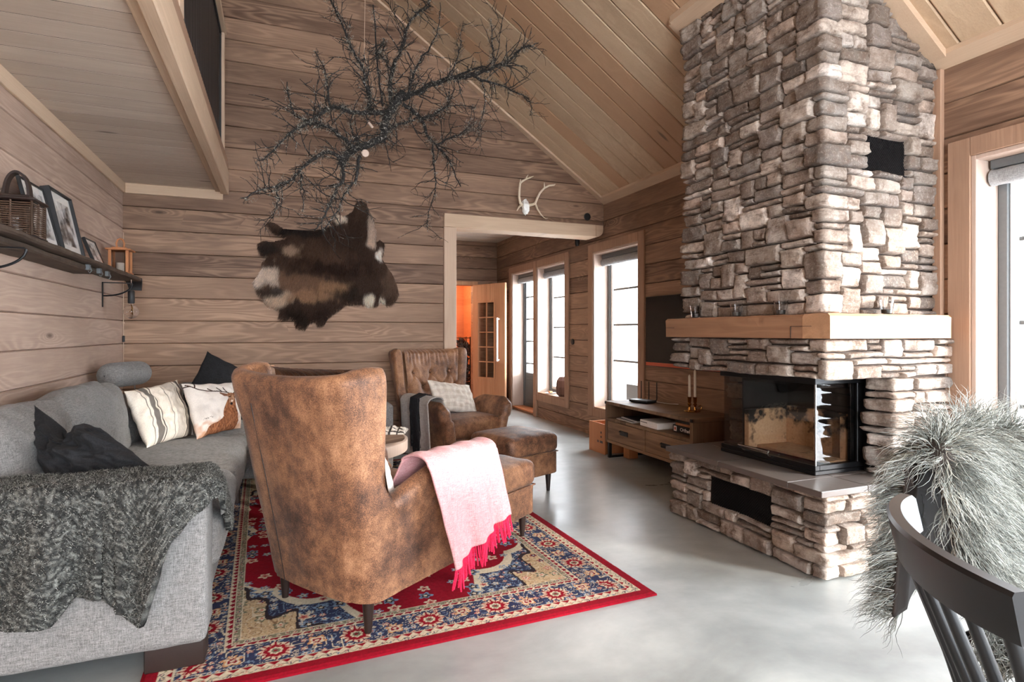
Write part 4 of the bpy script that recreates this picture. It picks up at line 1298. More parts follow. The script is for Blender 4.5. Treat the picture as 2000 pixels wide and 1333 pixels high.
N_LOC = (.16, 2.46, .013); N_RZ = math.radians(34-90)
F_LOC = (1.26, 5.03, 0); F_RZ = math.radians(-68.8-90)
near = wing_chair('wing_armchair', 'brown suede wing armchair seen from behind on the red rug, pink throw over its arm', N_LOC, N_RZ, 'matching brown wing armchairs')
far = wing_chair('wing_armchair', 'brown button-backed wing armchair facing us by the plank wall, chequered pillow on its seat', F_LOC, F_RZ, 'matching brown wing armchairs')
def n2w(x, y, z=0):
    c, s = math.cos(N_RZ), math.sin(N_RZ); return (N_LOC[0]+x*c-y*s, N_LOC[1]+x*s+y*c, z)
def f2w(x, y, z=0):
    c, s = math.cos(F_RZ), math.sin(F_RZ); return (F_LOC[0]+x*c-y*s, F_LOC[1]+x*s+y*c, z)
p = n2w(-.01, 1.03)
footstool('brown suede footstool on the rug directly in front of the near armchair', (p[0], p[1], .013), N_RZ, 'matching brown footstools')
footstool('brown suede footstool on the bare floor in front of the far armchair', (1.575, 3.92, 0), F_RZ, 'matching brown footstools')

# ------------------------------------------------------------------ pillows
def pillow(name, label, w, h, t, mat, loc, rot, colfn=None, seed=0, bend=0.0, n=56, pinch=.07, wr=.012, parts=None, group=None, slump=0.0):
    """w along local x, h along local z, thickness along y; front face looks to -y"""
    V = []; C = []; F = []
    for side in (0, 1):
        base = len(V)
        for i in range(n+1):
            for j in range(n+1):
                u, v = i/n*2-1, j/n*2-1
                k = (1-u*u)*(1-v*v)
                pr = (max(0, (1-abs(u)**2.6)*(1-abs(v)**2.6)))**.55
                x = u*w/2*(1-pinch*(1-v*v)*abs(u)); z = v*h/2*(1-pinch*(1-u*u)*abs(v))
                y = t/2*pr
                y += wr*nz(u*2.2+seed, v*2.2, side*5)*pr+wr*.5*nz(u*6+seed, v*5, side*5+9)*min(1, pr*1.5)
                y = -y if side == 0 else y
                y += bend*(u*u)+slump*(v*v)*(1 if v < 0 else .3)
                x += .006*nz(v*3+seed, side*0+2, u); z += .006*nz(u*3+seed, 7, v)
                V.append((x, y, z)); C.append((u, v, side))
        for i in range(n):
            for j in range(n):
                a = base+i*(n+1)+j; q = (a, a+n+1, a+n+2, a+1)
                F.append(q if side == 0 else q[::-1])
    C = np.array(C)
    col = None
    if colfn is not None: col = colfn(C[:, 0], C[:, 1], C[:, 2])
    o = pyd(name, V, F, mat, None, True, col)
    weld(o, 3e-4); auto(o, 75)
    o.location = loc; o.rotation_euler = rot
    tag(o, label, 'cushion', group)
    return o

def pillow_quad(name, label, TL, TR, BR, BL, t, mat, colfn=None, seed=0, n=64, pinch=.06, wr=.012, sag=0.0, sagx=.5, group=None, front=-1):
    """pillow spanned between four corner points; u runs left to right, v bottom to top"""
    TL, TR, BR, BL = map(Vector, (TL, TR, BR, BL))
    c = (TL+TR+BR+BL)/4
    nrm = ((TR-BL).cross(TL-BR)).normalized()
    if nrm.dot(Vector((0, 0, 1.15))-c) < 0: nrm = -nrm
    V = []; C = []; F = []
    for side in (0, 1):
        base = len(V)
        for i in range(n+1):
            for j in range(n+1):
                u, v = i/n*2-1, j/n*2-1
                pr = (max(0, (1-abs(u)**2.6)*(1-abs(v)**2.6)))**.55
                us = u*(1-pinch*(1-v*v)*abs(u)); vs = v*(1-pinch*(1-u*u)*abs(v))
                a, b = (us+1)/2, (vs+1)/2
                p = BL*(1-a)*(1-b)+BR*a*(1-b)+TR*a*b+TL*(1-a)*b
                y = t/2*pr+wr*nz(u*2.2+seed, v*2.2, side*5)*pr+wr*.5*nz(u*6+seed, v*5, side*5+9)*min(1, pr*1.5)
                p = p+nrm*(y if side == 0 else -y)
                if sag:
                    k = math.exp(-((a-sagx)/.22)**2)
                    p += Vector((0, 0, -sag*k*b**2))+nrm*(-sag*.5*k*b**2)
                    p += nrm*(.018*math.sin(a*17+b*5+seed)*b*(1-b)*2)
                p += Vector((.006*nz(v*3+seed, 2, u), 0, .006*nz(u*3+seed, 7, v)))
                V.append(tuple(p-c)); C.append((u, v, side))
        for i in range(n):
            for j in range(n):
                a = base+i*(n+1)+j; F.append((a, a+n+1, a+n+2, a+1) if side == 0 else (a+1, a+n+2, a+n+1, a))
    C = np.array(C); col = colfn(C[:, 0], C[:, 1], C[:, 2]) if colfn else None
    o = pyd(name, V, F, mat, None, True, col); weld(o, 3e-4); auto(o, 75)
    o.location = c
    return tag(o, label, 'cushion', group)
TH = math.atan(450/1132)
def onplane(u, v, d):
    a = (u-1000)/1132; b = -(v-650)/1132
    rx, ry = a*math.cos(TH)+math.sin(TH), -a*math.sin(TH)+math.cos(TH)
    t = d/ry; return Vector((rx*t, d, 1.15+b*t))

def mixn(a, b, f): f = np.clip(f, 0, 1)[:, None]; return a*(1-f)+b*f
def const(n, c): return np.tile(np.array(c), (n, 1))
def inpoly(x, y, poly):
    r = np.zeros(len(x), bool); n = len(poly)
    for i in range(n):
        x1, y1 = poly[i]; x2, y2 = poly[(i+1) % n]
        c = ((y1 > y) != (y2 > y)) & (x < (x2-x1)*(y-y1)/((y2-y1) or 1e-9)+x1)
        r ^= c
    return r
def dseg(x, y, a, b):
    ax, ay = a; bx, by = b; L = (bx-ax)**2+(by-ay)**2
    t = np.clip(((x-ax)*(bx-ax)+(y-ay)*(by-ay))/L, 0, 1)
    return np.hypot(x-ax-t*(bx-ax), y-ay-t*(by-ay))

def col_stripe(u, v, s):
    x = (u+1)/2*100
    c = const(len(u), srgb(232, 222, 208))
    c = mixn(c, np.array(srgb(190, 182, 170)), (vn(u*90, v*90, 3)-.55)*1.2)
    def band(a, b, k): 
        nonlocal c
        c = np.where(((x > a) & (x < b))[:, None], np.array(k), c)
    band(12, 13.4, srgb(60, 52, 46)); band(17, 26, srgb(116, 110, 104)); band(29, 30.2, srgb(60, 52, 46)); band(50, 51.2, srgb(60, 52, 46))
    for k in range(14): band(52+k*1.75, 52.7+k*1.75, srgb(176, 168, 158))
    band(77, 78.2, srgb(60, 52, 46)); band(85, 94, srgb(96, 88, 82)); band(97, 98, srgb(60, 52, 46))
    return c
def col_deer(u, v, s):
    """a stag looking out of a misty meadow"""
    n = len(u)
    c = const(n, srgb(222, 214, 206))
    c = mixn(c, np.array(srgb(196, 188, 182)), (vn(u*5, v*5, 8)-.45)*1.4)
    fg = (-.45-v)*2.2+(vn(u*9, v*9, 5)-.5)*1.2
    c = mixn(c, np.array(srgb(196, 152, 124)), fg*.9)
    body = [(-.55, -1), (-.35, -.74), (.0, -.6), (.22, -.42), (.32, -.15), (.40, .10), (.48, .26), (.72, .22), (.80, .0), (.90, -.3), (.95, -.6), (.92, -1)]
    hx, hy = .60, .28
    u = u+.26; m = inpoly(u, v, body)
    fur = vn(u*40, v*14, 2)*.6+vn(u*90, v*30, 4)*.4
    bc = mixn(const(n, srgb(104, 62, 40)), np.array(srgb(176, 118, 82)), (fur-.3)*1.6)
    bc = mixn(bc, np.array(srgb(206, 160, 130)), (-.35-u)*1.6)
    c = np.where(m[:, None], bc, c)
    head = [(.42, .34), (.46, .44), (.60, .47), (.74, .43), (.77, .32), (.72, .10), (.66, -.06), (.58, -.07), (.50, .04)]
    m = inpoly(u, v, head)
    hc = mixn(const(n, srgb(128, 84, 58)), np.array(srgb(196, 158, 130)), (fur-.35)*1.5)
    c = np.where(m[:, None], hc, c)
    for ear in ([(.44, .40), (.20, .50), (.18, .42), (.30, .30), (.43, .30)], [(.76, .38), (.96, .46), (.97, .36), (.88, .27), (.77, .30)]):
        m = inpoly(u, v, ear); c = np.where(m[:, None], np.array(srgb(120, 84, 66)), c)
    for (ex, ey, rr, k) in ((.50, .26, .032, srgb(30, 20, 16)), (.73, .26, .032, srgb(30, 20, 16)), (.62, -.01, .06, srgb(34, 26, 26)), (.62, .10, .05, srgb(214, 190, 170))):
        c = np.where((np.hypot(u-ex, (v-ey)*1.1) < rr)[:, None], np.array(k), c)
    ant = [((.50, .45), (.28, .52)), ((.28, .52), (-.05, .60)), ((-.05, .60), (-.42, .72)), ((-.42, .72), (-.68, .90)), ((-.50, .78), (-.44, .96)), ((-.60, .84), (-.80, .84)), ((.30, .51), (.18, .70)), ((.44, .48), (.40, .72)), ((.0, .59), (-.1, .72)),
           ((.72, .45), (.82, .56)), ((.82, .56), (.86, .78)), ((.84, .64), (.98, .66)), ((.80, .53), (.98, .50))]
    d = np.full(n, 9.)
    for a, b in ant: d = np.minimum(d, dseg(u, v, a, b))
    c = np.where((d < .022)[:, None], np.array(srgb(58, 40, 32)), c)
    c = np.where(((np.abs(v+.42) < .03) & (np.abs(u+.35) < .18) & (vn(u*60, v*60, 3) > .6))[:, None], np.array(srgb(120, 116, 110)), c)
    return c
def col_check(u, v, s):
    a = (np.floor((u+1)*7) % 2); b = (np.floor((v+1)*4.5) % 2)
    c = const(len(u), srgb(228, 218, 206))
    c = mixn(c, np.array(srgb(178, 160, 142)), (a+b)*.33)
    return mixn(c, np.array(srgb(206, 196, 184)), vn(u*70, v*70, 2)*.6)
def col_plain(rgb, k=.2):
    def f(u, v, s): return mixn(const(len(u), srgb(*rgb)), np.array(srgb(*[min(255, q*1.5) for q in rgb])), (vn(u*70, v*70, 1)-.5)*k*3)
    return f

# ------------------------------------------------------------------ corner sofa
sofa = thing('corner_sofa', 'large grey woven corner sofa along the left and back plank walls', 'sofa', (0, 0, 0))
SX0, SX1 = -1.165, -.235
MS = M['sofa']
cushion_box('armrest', MS, sofa, (SX0, 2.20, .10), (SX1, 2.40, .640), .028, crown=.006, seed=1, n=30)
MB().box(SX0, 2.40, .10, SX1-.03, 5.44, .27, .012).build('base', MS, sofa)
MB().box(-.28, 4.55, .10, .62, 5.44, .27, .012).build('base', MS, sofa)
ys = [2.405, 3.38, 4.42]
for i, (a, b) in enumerate(((2.405, 3.30), (3.305, 4.30))):
    cushion_box('seat_cushion', MS, sofa, (-.92, a, .26), (SX1+.018, b, .462), .055, crown=.03, seed=i+3, puff=.01, n=34, wr=.008)
cushion_box('seat_cushion', MS, sofa, (-.92, 4.305, .26), (-.16, 5.15, .455), .055, crown=.03, seed=9, puff=.01)
cushion_box('seat_cushion', MS, sofa, (-.155, 4.40, .26), (.64, 5.15, .455), .055, crown=.03, seed=10, puff=.01)
cushion_box('back_frame', MS, sofa, (SX0, 2.40, .26), (-1.03, 5.44, .66), .03, crown=.0, seed=1, n=16)
cushion_box('back_frame', MS, sofa, (-1.03, 5.30, .26), (.64, 5.44, .66), .03, crown=.0, seed=1, n=16)
cushion_box('armrest', MS, sofa, (.64, 4.45, .10), (.80, 5.44, .60), .03, crown=.005, seed=4, n=16)
def back_cushion(lo, hi, tilt, seed, axis='x'):
    o = cushion_box('back_cushion', MS, sofa, [-(h-l)/2 for l, h in zip(lo, hi)], [(h-l)/2 for l, h in zip(lo, hi)], .085, crown=.03, seed=seed, puff=.035, n=30, wr=.014)
    o.location = [(l+h)/2 for l, h in zip(lo, hi)]
    o.rotation_euler = (0, -tilt, 0) if axis == 'x' else (-tilt, 0, 0)
back_cushion((-1.07, 2.43, .42), (-.85, 3.17, .835), .16, 1)
back_cushion((-1.07, 3.18, .42), (-.85, 4.10, .845), .16, 2)
back_cushion((-1.07, 4.12, .42), (-.85, 5.0, .70), .16, 3)
back_cushion((-.80, 5.10, .42), (.0, 5.29, .74), .14, 4, 'y')
back_cushion((.02, 5.10, .42), (.62, 5.29, .74), .14, 5, 'y')
for (x, y) in ((-.335, 2.29), (-1.06, 2.29), (-1.06, 5.3), (.55, 5.3), (.55, 4.6), (-.35, 4.3)):
    MB().box(x-.09, y-.055, .0135 if x > -.5 and x < .5 else 0, x+.09, y+.055, .104, .004).build('foot', M['leg'], sofa)
# roll headrest on two thin rods
hr = thing('roll_headrest', 'grey cylindrical headrest roll standing above the sofa back in the corner', 'headrest', (-.985, 4.62, .868), 0)
P = []; nu, nv = 30, 30
mb = MB()
for i in range(nu):
    t = i/(nu-1)*2-1; y = t*.19
    for j in range(nv):
        g = 2*math.pi*j/nv; r = .083*(1-abs(t)**9)**.5 if abs(t) < 1 else .004
        P.append((r*math.cos(g)*1.05, y, r*math.sin(g)))
F = [(i*nv+j, (i+1)*nv+j, (i+1)*nv+(j+1) % nv, i*nv+(j+1) % nv) for i in range(nu-1) for j in range(nv)]
mb.add(P, F); o = mb.build('bolster', MS, hr, True); o.rotation_euler = (0, 0, 0)
for y in (-.08, .08): MB().tube([(.01, y, -.27), (.01, y, -.06)], .005, 8).build('support_rod', M['chrome'], hr)
hr.rotation_euler = (0.0, 0, math.radians(-24))

# cushions on the sofa
M['black_linen'] = fabric('black_linen', srgb(24, 24, 26), srgb(48, 48, 50), 300, bumpv=.35, weave=True, sheen=.05)
lc = pillow_quad('black_cushion', 'large crumpled black linen cushion with buttons leaning on the near sofa back',
                 onplane(66, 790, 2.86), onplane(196, 836, 2.56), onplane(300, 915, 2.50), onplane(92, 965, 2.52), .17, M['black_linen'], seed=4, sag=.10, sagx=.42, wr=.045, pinch=.03)
for k, (u_, v_) in enumerate(((102, 933), (157, 928))):
    p_ = onplane(u_, v_, 2.455)-lc.location
    b = MB().lathe([(0, -.002), (.011, -.002), (.012, .001), (.009, .003), (0, .002)], 14).build('button', M['leg'], lc, True)
    b.location = p_; b.rotation_euler = (math.pi/2, 0, -.2)
pillow('black_cushion', 'plain black cushion behind the stag cushion in the sofa corner', .48, .45, .13, M['black_linen'], (-.42, 5.02, .70), (math.radians(-14), math.radians(28), math.radians(8)), seed=9)
pillow_quad('striped_cushion', 'cream cushion with grey and dark stripes leaning on the sofa back', (-.87, 4.05, .80), (-.66, 4.50, .83), (-.53, 4.25, .485), (-.72, 3.87, .485), .15, M['vprint'], col_stripe, seed=2, wr=.02, n=110)
pillow_quad('stag_cushion', 'pale cushion printed with a brown stag beside the striped cushion', (-.60, 4.25, .82), (-.27, 4.57, .80), (-.265, 4.44, .485), (-.49, 4.07, .485), .13, M['vprint'], col_deer, seed=6, wr=.012, n=150)
p = f2w(.02, .30, .60)
pillow('chequered_pillow', 'cream and beige chequered oblong pillow on the far armchair', .50, .28, .13, M['vprint'], p, (math.radians(-30), math.radians(9), F_RZ+math.pi+.12), col_check, seed=3, wr=.02, n=70)
p = n2w(.10, .12, .55)
pillow('white_cushion', 'white cushion edge showing inside the near armchair', .34, .24, .10, M['vprint'], p, (math.radians(20), 0, N_RZ), col_plain((236, 230, 222), .06), seed=5)

# ------------------------------------------------------------------ rug
def build_rug():
    W, L, T = 1.95, 3.12, .012
    nx, ny = 500, 780
    xs = np.linspace(0, W, nx); ys = np.linspace(0, L, ny)
    X, Y = np.meshgrid(xs, ys, indexing='ij'); x = X.ravel(); y = Y.ravel(); n = len(x)
    navy = np.array(srgb(52, 58, 88)); red = np.array(srgb(148, 10, 32)); cream = np.array(srgb(222, 206, 178)); sand = np.array(srgb(206, 178, 140))
    pink = np.array(srgb(206, 130, 112)); blue = np.array(srgb(126, 146, 170)); dred = np.array(srgb(140, 14, 38)); olive = np.array(srgb(120, 118, 96)); dark = np.array(srgb(52, 40, 44))
    e = np.minimum(np.minimum(x, W-x), np.minimum(y, L-y))
    horiz = np.minimum(y, L-y) < np.minimum(x, W-x)          # nearest edge is a short (x running) side
    a = np.where(horiz, x, y)                                # coordinate along the border
    al = np.where(horiz, W, L)
    a = a-al/2
    e = e*1.42; a = a*1.42
    c = np.tile(red, (n, 1))
    def put(m, k):
        nonlocal c
        if getattr(k, 'ndim', 1) == 1: c[m] = k
        else: c[m] = k[m]
    def flowers(xx, yy, p, seed, dens, size, pals, off=0.0):
        ix = np.floor(xx/p); iy = np.floor(yy/p)
        fx = (xx/p-ix-.5)*p; fy = (yy/p-iy-.5)*p
        jx = (hsh(ix, iy, seed)-.5)*p*.35; jy = (hsh(ix, iy, seed+1)-.5)*p*.35
        h = hsh(ix, iy, seed+2); k = hsh(ix, iy, seed+3)
        dx, dy = fx-jx, fy-jy; r = np.hypot(dx, dy); th = np.arctan2(dy, dx)
        s = size*p*(.7+.6*k); lob = s*(1+.28*np.cos(5*th+h*20))
        on = (h < dens)
        pick = (k*len(pals)).astype(int) % len(pals)
        for q, pl in enumerate(pals):
            m = on & (pick == q)
            put(m & (r < lob), pl[0]); put(m & (r < lob*.62), pl[1]); put(m & (r < lob*.28), pl[2])
    def vines(f, m, k, w=.035):
        v = vn(x*f, y*f, 77)*.6+vn(x*f*2.1, y*f*2.1, 78)*.4
        put(m & (np.abs((v*7) % 1-.5) < w*3), k)
    # field
    m = e > .415
    put(m, navy)
    fx, fy = (x-W/2)/(W/2-.292), (y-L/2)/(L/2-.292)
    # corner spandrels
    ang = np.arctan2(np.abs(fy)*1.0, np.abs(fx))
    rr = np.hypot(np.abs(fx)**1.0, np.abs(fy)**1.0)
    sc = 1.0+.05*np.abs(np.sin(ang*14))+.03*np.sin(ang*41)
    ell = np.hypot(fx/1.02, fy/1.0)*1.0
    spand = ell > sc*1.12
    vines(16, m & ~spand, blue*.9); vines(26, m & ~spand, dark, .02)
    flowers(x, y, .044, 5, .72, .30, [(cream, pink, dred), (pink, cream, navy), (cream, blue, cream), (blue, cream, red)])
    inner = np.hypot(fx/1.0, fy/1.0)
    med = inner < (1+.07*np.abs(np.sin(ang*9))-.08*np.cos(ang*6))
    put(m & (inner < (1.05+.07*np.abs(np.sin(ang*9))-.08*np.cos(ang*6))) & ~med, cream)
    put(m & med, red)
    med2 = med & m
    xx = np.where(med2, x, -9.); 
    cc = c.copy(); flowers(x, y, .07, 15, .6, .34, [(blue, cream, navy), (cream, pink, dred), (blue, dark, cream)])
    c = np.where((med2 | (m & ~med & ~spand) )[:, None], c, cc)
    put(m & spand, sand)
    cc = c.copy(); 
    v = vn(x*24, y*24, 31); put(m & spand & (np.abs((v*6) % 1-.5) < .09), np.array(srgb(150, 118, 88)))
    v = vn(x*17, y*17, 39); put(m & spand & (np.abs((v*5) % 1-.5) < .05), cream)
    ccc = c.copy(); flowers(x, y, .08, 22, .75, .25, [(dred, navy, cream), (pink, cream, dred), (olive, cream, pink)])
    c = np.where((m & spand)[:, None], c, ccc)
    put(m & spand & (ell < sc*1.145), dark)
    # inner guard
    base = c.copy()
    m = (e > .375) & (e <= .415); put(m, olive*.9+cream*.1)
    flowers(a, e-.375, .04, 41, .95, .33, [(cream, dred, cream), (cream, navy, pink)]); c = np.where(m[:, None], c, base); base = c.copy()
    m = (e > .345) & (e <= .375); put(m, dred)
    put(m & ((np.abs((a/.055) % 1-.5)*2 > (e-.345)/.03)), cream); put(m & (np.abs(e-.36) < .004) & ((a/.055) % 1 < .35), dred)
    m = (np.abs(e-.415) < .0035) | (np.abs(e-.375) < .003) | (np.abs(e-.345) < .003); put(m, cream)
    base = c.copy()
    # main navy border with rosettes
    m = (e > .135) & (e <= .342); put(m, navy)
    v = vn(x*21, y*21, 51); put(m & (np.abs((v*5) % 1-.5) < .045), cream); put(m & (np.abs((v*5+.3) % 1-.5) < .03), blue)
    flowers(a, e, .043, 61, .62, .32, [(cream, pink, dred), (cream, navy, cream), (pink, cream, dred), (blue, cream, dred)])
    P = .40; q = (a/P+.5) % 1-.5; dx = q*P; dy = e-.238; r = np.hypot(dx, dy); th = np.arctan2(dy, dx)
    lob = .072*(1+.10*np.cos(8*th)); put(r < lob*1.12, cream); put(r < lob*.92, pink*.5+cream*.5); put(r < lob*.78, red); put(r < lob*.45, cream); put(r < lob*.30, olive); put(r < lob*.14, dred)
    put((r < lob*1.12) & (r > lob*.8) & (np.cos(16*th) > .5), dred)
    q2 = (a/P) % 1-.5; dx = q2*P; r = np.hypot(dx, dy-.02*np.sign(np.sin(a/P*3.14))); th = np.arctan2(dy, dx)
    lob = .045*(1+.22*np.cos(6*th)); put(r < lob, np.array(srgb(206, 150, 104))); put(r < lob*.75, cream); put(r < lob*.5, dred); put(r < lob*.22, cream)
    c = np.where(m[:, None], c, base); base = c.copy()
    m = (e > .105) & (e <= .135); put(m, red)
    put(m & ((np.abs((a/.06) % 1-.5)*2 > (e-.105)/.03)), cream)
    m = (e > .070) & (e <= .108); base = c.copy(); put(m, cream)
    put(m & (np.abs(e-.089-.010*np.sin(a/.06*6.283)) < .003), olive)
    flowers(a, e-.070, .038, 71, .9, .26, [(blue, cream, navy), (pink, cream, dred), (navy, cream, pink)]); c = np.where(m[:, None], c, base)
    put((np.abs(e-.105) < .003) | (np.abs(e-.136) < .003), cream*.9)
    put(e <= .070, red)
    # pile wear
    kk = (.72+.26*vn(x*160, y*160, 91))[:, None]; c = c*kk
    h = T+.0012*vn(x*120, y*120, 4)-np.where(e < .014, .004, 0)
    V = np.stack([x, y, h], 1)
    me = bpy.data.meshes.new('oriental_rug')
    nf = (nx-1)*(ny-1)
    i = np.arange(nx-1)[:, None]; j = np.arange(ny-1)[None, :]
    a0 = (i*ny+j).ravel(); F = np.stack([a0, a0+ny, a0+ny+1, a0+1], 1)
    # skirt so that the rug has thickness
    bx = np.array([0, W, W, 0]); by = np.array([0, 0, L, L])
    ring = list(range(0, (nx-1)*ny+1, ny))+list(range((nx-1)*ny+1, nx*ny))+list(range(nx*ny-1-ny, ny-2, -ny))[0:]+list(range(ny-2, 0, -1))
    sk = V[ring].copy(); sk[:, 2] = .0005
    V = np.concatenate([V, sk]); nn = len(ring); r = np.array(ring); o = n+np.arange(nn)
    F2 = np.stack([r, o, np.roll(o, -1), np.roll(r, -1)], 1)
    F = np.concatenate([F, F2])
    C = np.concatenate([c, np.tile(red*.8, (nn, 1))])
    me.vertices.add(len(V)); me.vertices.foreach_set('co', V.astype(np.float32).ravel())
    me.loops.add(F.size); me.loops.foreach_set('vertex_index', F.ravel().astype(np.int32))
    me.polygons.add(len(F)); me.polygons.foreach_set('loop_start', np.arange(0, F.size, 4, dtype=np.int32))
    try: me.polygons.foreach_set('loop_total', np.full(len(F), 4, dtype=np.int32))
    except Exception: pass
    at = me.color_attributes.new('Col', 'FLOAT_COLOR', 'POINT')
    c4 = np.ones((len(V), 4), np.float32); c4[:, :3] = np.clip(C, 0, 1); at.data.foreach_set('color', c4.ravel())
    me.update(calc_edges=True); me.validate()
    o = link('oriental_rug', me, M['rug'], None, True)
    o.location = (-.425, 2.058, 0); o.rotation_euler = (0, 0, math.radians(1.8))
    tag(o, 'red-bordered oriental rug with navy floral border and beige corners on the concrete floor', 'rug')
build_rug()

# ------------------------------------------------------------------ round coffee table
ct = thing('coffee_table', 'round wood-topped coffee table with pale edge half hidden behind the near armchair', 'coffee table', (.345, 3.93, .013))
mb = MB(); mb.lathe([(0, .405), (.425, .405), (.44, .41), (.44, .43), (0, .43)], 72); mb.build('under_top', M['trim_x'], ct, True)
mb = MB(); mb.lathe([(.405, .366), (.442, .366), (.444, .372), (.444, .434), (.440, .437), (.405, .437)], 72); mb.build('rim', M['reveal'], ct, True)
mb = MB()
for k in range(-5, 6):
    x0, x1 = k*.08-.04+.001, k*.08+.04-.001
    def yy(x): return math.sqrt(max(.0001, .425**2-x*x))
    n = 6; pts = [(lerp(x0, x1, i/n), yy(lerp(x0, x1, i/n))) for i in range(n+1)]+[(lerp(x1, x0, i/n), -yy(lerp(x1, x0, i/n))) for i in range(n+1)]
    if abs(x0) < .42 and abs(x1) < .42: mb.prism(pts, .431, .4375, 'xy')
mb.build('plank_top', wood('table_plank', srgb(96, 74, 60), srgb(150, 124, 104), 'Y', 'X', pitch=.08, off=.04, ring=14, tone=.4), ct).rotation_euler = (0, 0, math.radians(-60))
mb = MB()
for k in range(4):
    g = k*math.pi/2+.4; mb.box(.27, -.035, 0, .31, .035, .404, .003, Matrix.Rotation(g, 4, 'Z'))
mb.box(-.3, -.03, .05, .3, .03, .09, .003, Matrix.Rotation(.4, 4, 'Z')); mb.box(-.3, -.03, .091, .3, .03, .131, .003, Matrix.Rotation(.4+math.pi/2, 4, 'Z'))
mb.build('pedestal', M['oak_dark'], ct)
def col_plaid(x, y):
    a = (np.abs((x/.055) % 1-.5) < .12); b = (np.abs((y/.055) % 1-.5) < .12)
    c = const(len(x), srgb(226, 218, 208)); c[a | b] = srgb(70, 66, 64); return c
V = []; C = []; n = 60
for k in range(3):
    pass
P = []
for i in range(n):
    for j in range(n):
        u, v = i/(n-1), j/(n-1)
        x, y = u*.30, v*.22
        z = .451+.03*math.sin(u*math.pi)**.5*(.5+.5*nz(u*5, v*5))+.035*(1-abs(2*v-1))*(.6+.4*nz(u*8, 4))+.008*nz(u*14, v*14)
        e = min(u, 1-u, v, 1-v)
        P.append((x, y, z if e > .02 else .4515))
mb = MB().grid(P, n, n)
pa = np.array(P)
o = pyd('plaid_cloth', mb.v, mb.f, M['vprint'], None, True, col_plaid(pa[:, 0], pa[:, 1]))
o.location = (.50, 4.06, 0); o.rotation_euler = (0, 0, math.radians(-20))
tag(o, 'crumpled black and white plaid cloth on the back of the round coffee table', 'cloth')

# ------------------------------------------------------------------ strand helper
def strands(name, roots, dirs, length, rad, cols, mat, parent=None, seg=4, grav=0.0, curl=0.0, seed=0, sides=3, side_dir=None, clump=None, taper=.15):
    rng = np.random.default_rng(seed); n = len(roots)
    roots = np.asarray(roots, float); dirs = np.asarray(dirs, float)
    dirs /= np.linalg.norm(dirs, axis=1, keepdims=True)+1e-9
    length = np.broadcast_to(np.asarray(length, float), (n,)).copy(); rad = np.broadcast_to(np.asarray(rad, float), (n,))
    up = np.tile([0., 0., 1.], (n, 1)); up[np.abs(dirs[:, 2]) > .9] = [1, 0, 0]
    A = np.cross(dirs, up); A /= np.linalg.norm(A, axis=1, keepdims=True)+1e-9; B = np.cross(dirs, A)
    ph = rng.random(n)*6.28
    V = np.zeros((n, seg+1, sides, 3)); p = roots.copy(); d = dirs.copy()
    for k in range(seg+1):
        t = k/seg
        r = (rad*(1-t)**.6+rad*taper*t)[:, None]
        cu = (np.sin(ph+t*7)[:, None]*A+np.cos(ph*1.7+t*7)[:, None]*B)*(curl*t)*length[:, None]
        c = p+cu
        for s in range(sides):
            g = 2*math.pi*s/sides
            V[:, k, s] = c+(A*math.cos(g)+B*math.sin(g))*r
        d = d+np.array([0, 0, -grav])/seg; d /= np.linalg.norm(d, axis=1, keepdims=True)
        if k < seg: p = p+d*(length/seg)[:, None]
    V = V.reshape(-1, 3)
    b = (np.arange(n)*(seg+1)*sides)[:, None, None]; k = (np.arange(seg)*sides)[None, :, None]; s = np.arange(sides)[None, None, :]; s2 = (s+1) % sides
    F = np.stack([b+k+s, b+k+s2, b+k+sides+s2, b+k+sides+s], -1).reshape(-1, 4)
    me = bpy.data.meshes.new(name)
    me.vertices.add(len(V)); me.vertices.foreach_set('co', V.astype(np.float32).ravel())
    me.loops.add(F.size); me.loops.foreach_set('vertex_index', F.ravel().astype(np.int32))
    me.polygons.add(len(F)); me.polygons.foreach_set('loop_start', np.arange(0, F.size, 4, dtype=np.int32))
    try: me.polygons.foreach_set('loop_total', np.full(len(F), 4, dtype=np.int32))
    except Exception: pass
    at = me.color_attributes.new('Col', 'FLOAT_COLOR', 'POINT')
    c4 = np.ones((len(V), 4), np.float32); c4[:, :3] = np.repeat(np.clip(cols, 0, 1), (seg+1)*sides, axis=0); at.data.foreach_set('color', c4.ravel())
    me.update(calc_edges=True)
    return link(name, me, mat, parent, True)

def sheet(name, fn, nu, nv, mat, th=.008, parent=None, colfn=None):
    """draped cloth: fn(u, v) -> point; given thickness through offset along normals"""
    P = np.array([[fn(i/(nu-1), j/(nv-1)) for j in range(nv)] for i in range(nu)])
    du = np.gradient(P, axis=0); dv = np.gradient(P, axis=1)
    N = np.cross(du, dv); N /= np.linalg.norm(N, axis=2, keepdims=True)+1e-9
    A = (P+N*th/2).reshape(-1, 3); B = (P-N*th/2).reshape(-1, 3)
    F = []
    n = nu*nv
    for i in range(nu-1):
        for j in range(nv-1):
            a = i*nv+j; F.append((a, a+nv, a+nv+1, a+1)); F.append((n+a, n+a+1, n+a+nv+1, n+a+nv))
    for i in range(nu-1):
        a = i*nv; b = a+nv; F.append((a, n+a, n+b, b)); a += nv-1; b += nv-1; F.append((a, b, n+b, n+a))
    for j in range(nv-1):
        a = j; b = j+1; F.append((a, b, n+b, n+a)); a += (nu-1)*nv; b += (nu-1)*nv; F.append((a, n+a, n+b, b))
    col = None
    if colfn is not None:
        uu = np.repeat(np.linspace(0, 1, nu), nv); vv = np.tile(np.linspace(0, 1, nv), nu); c = colfn(uu, vv); col = np.concatenate([c, c])
    o = pyd(name, np.concatenate([A, B]), F, mat, parent, True, col)
    return o, P, N

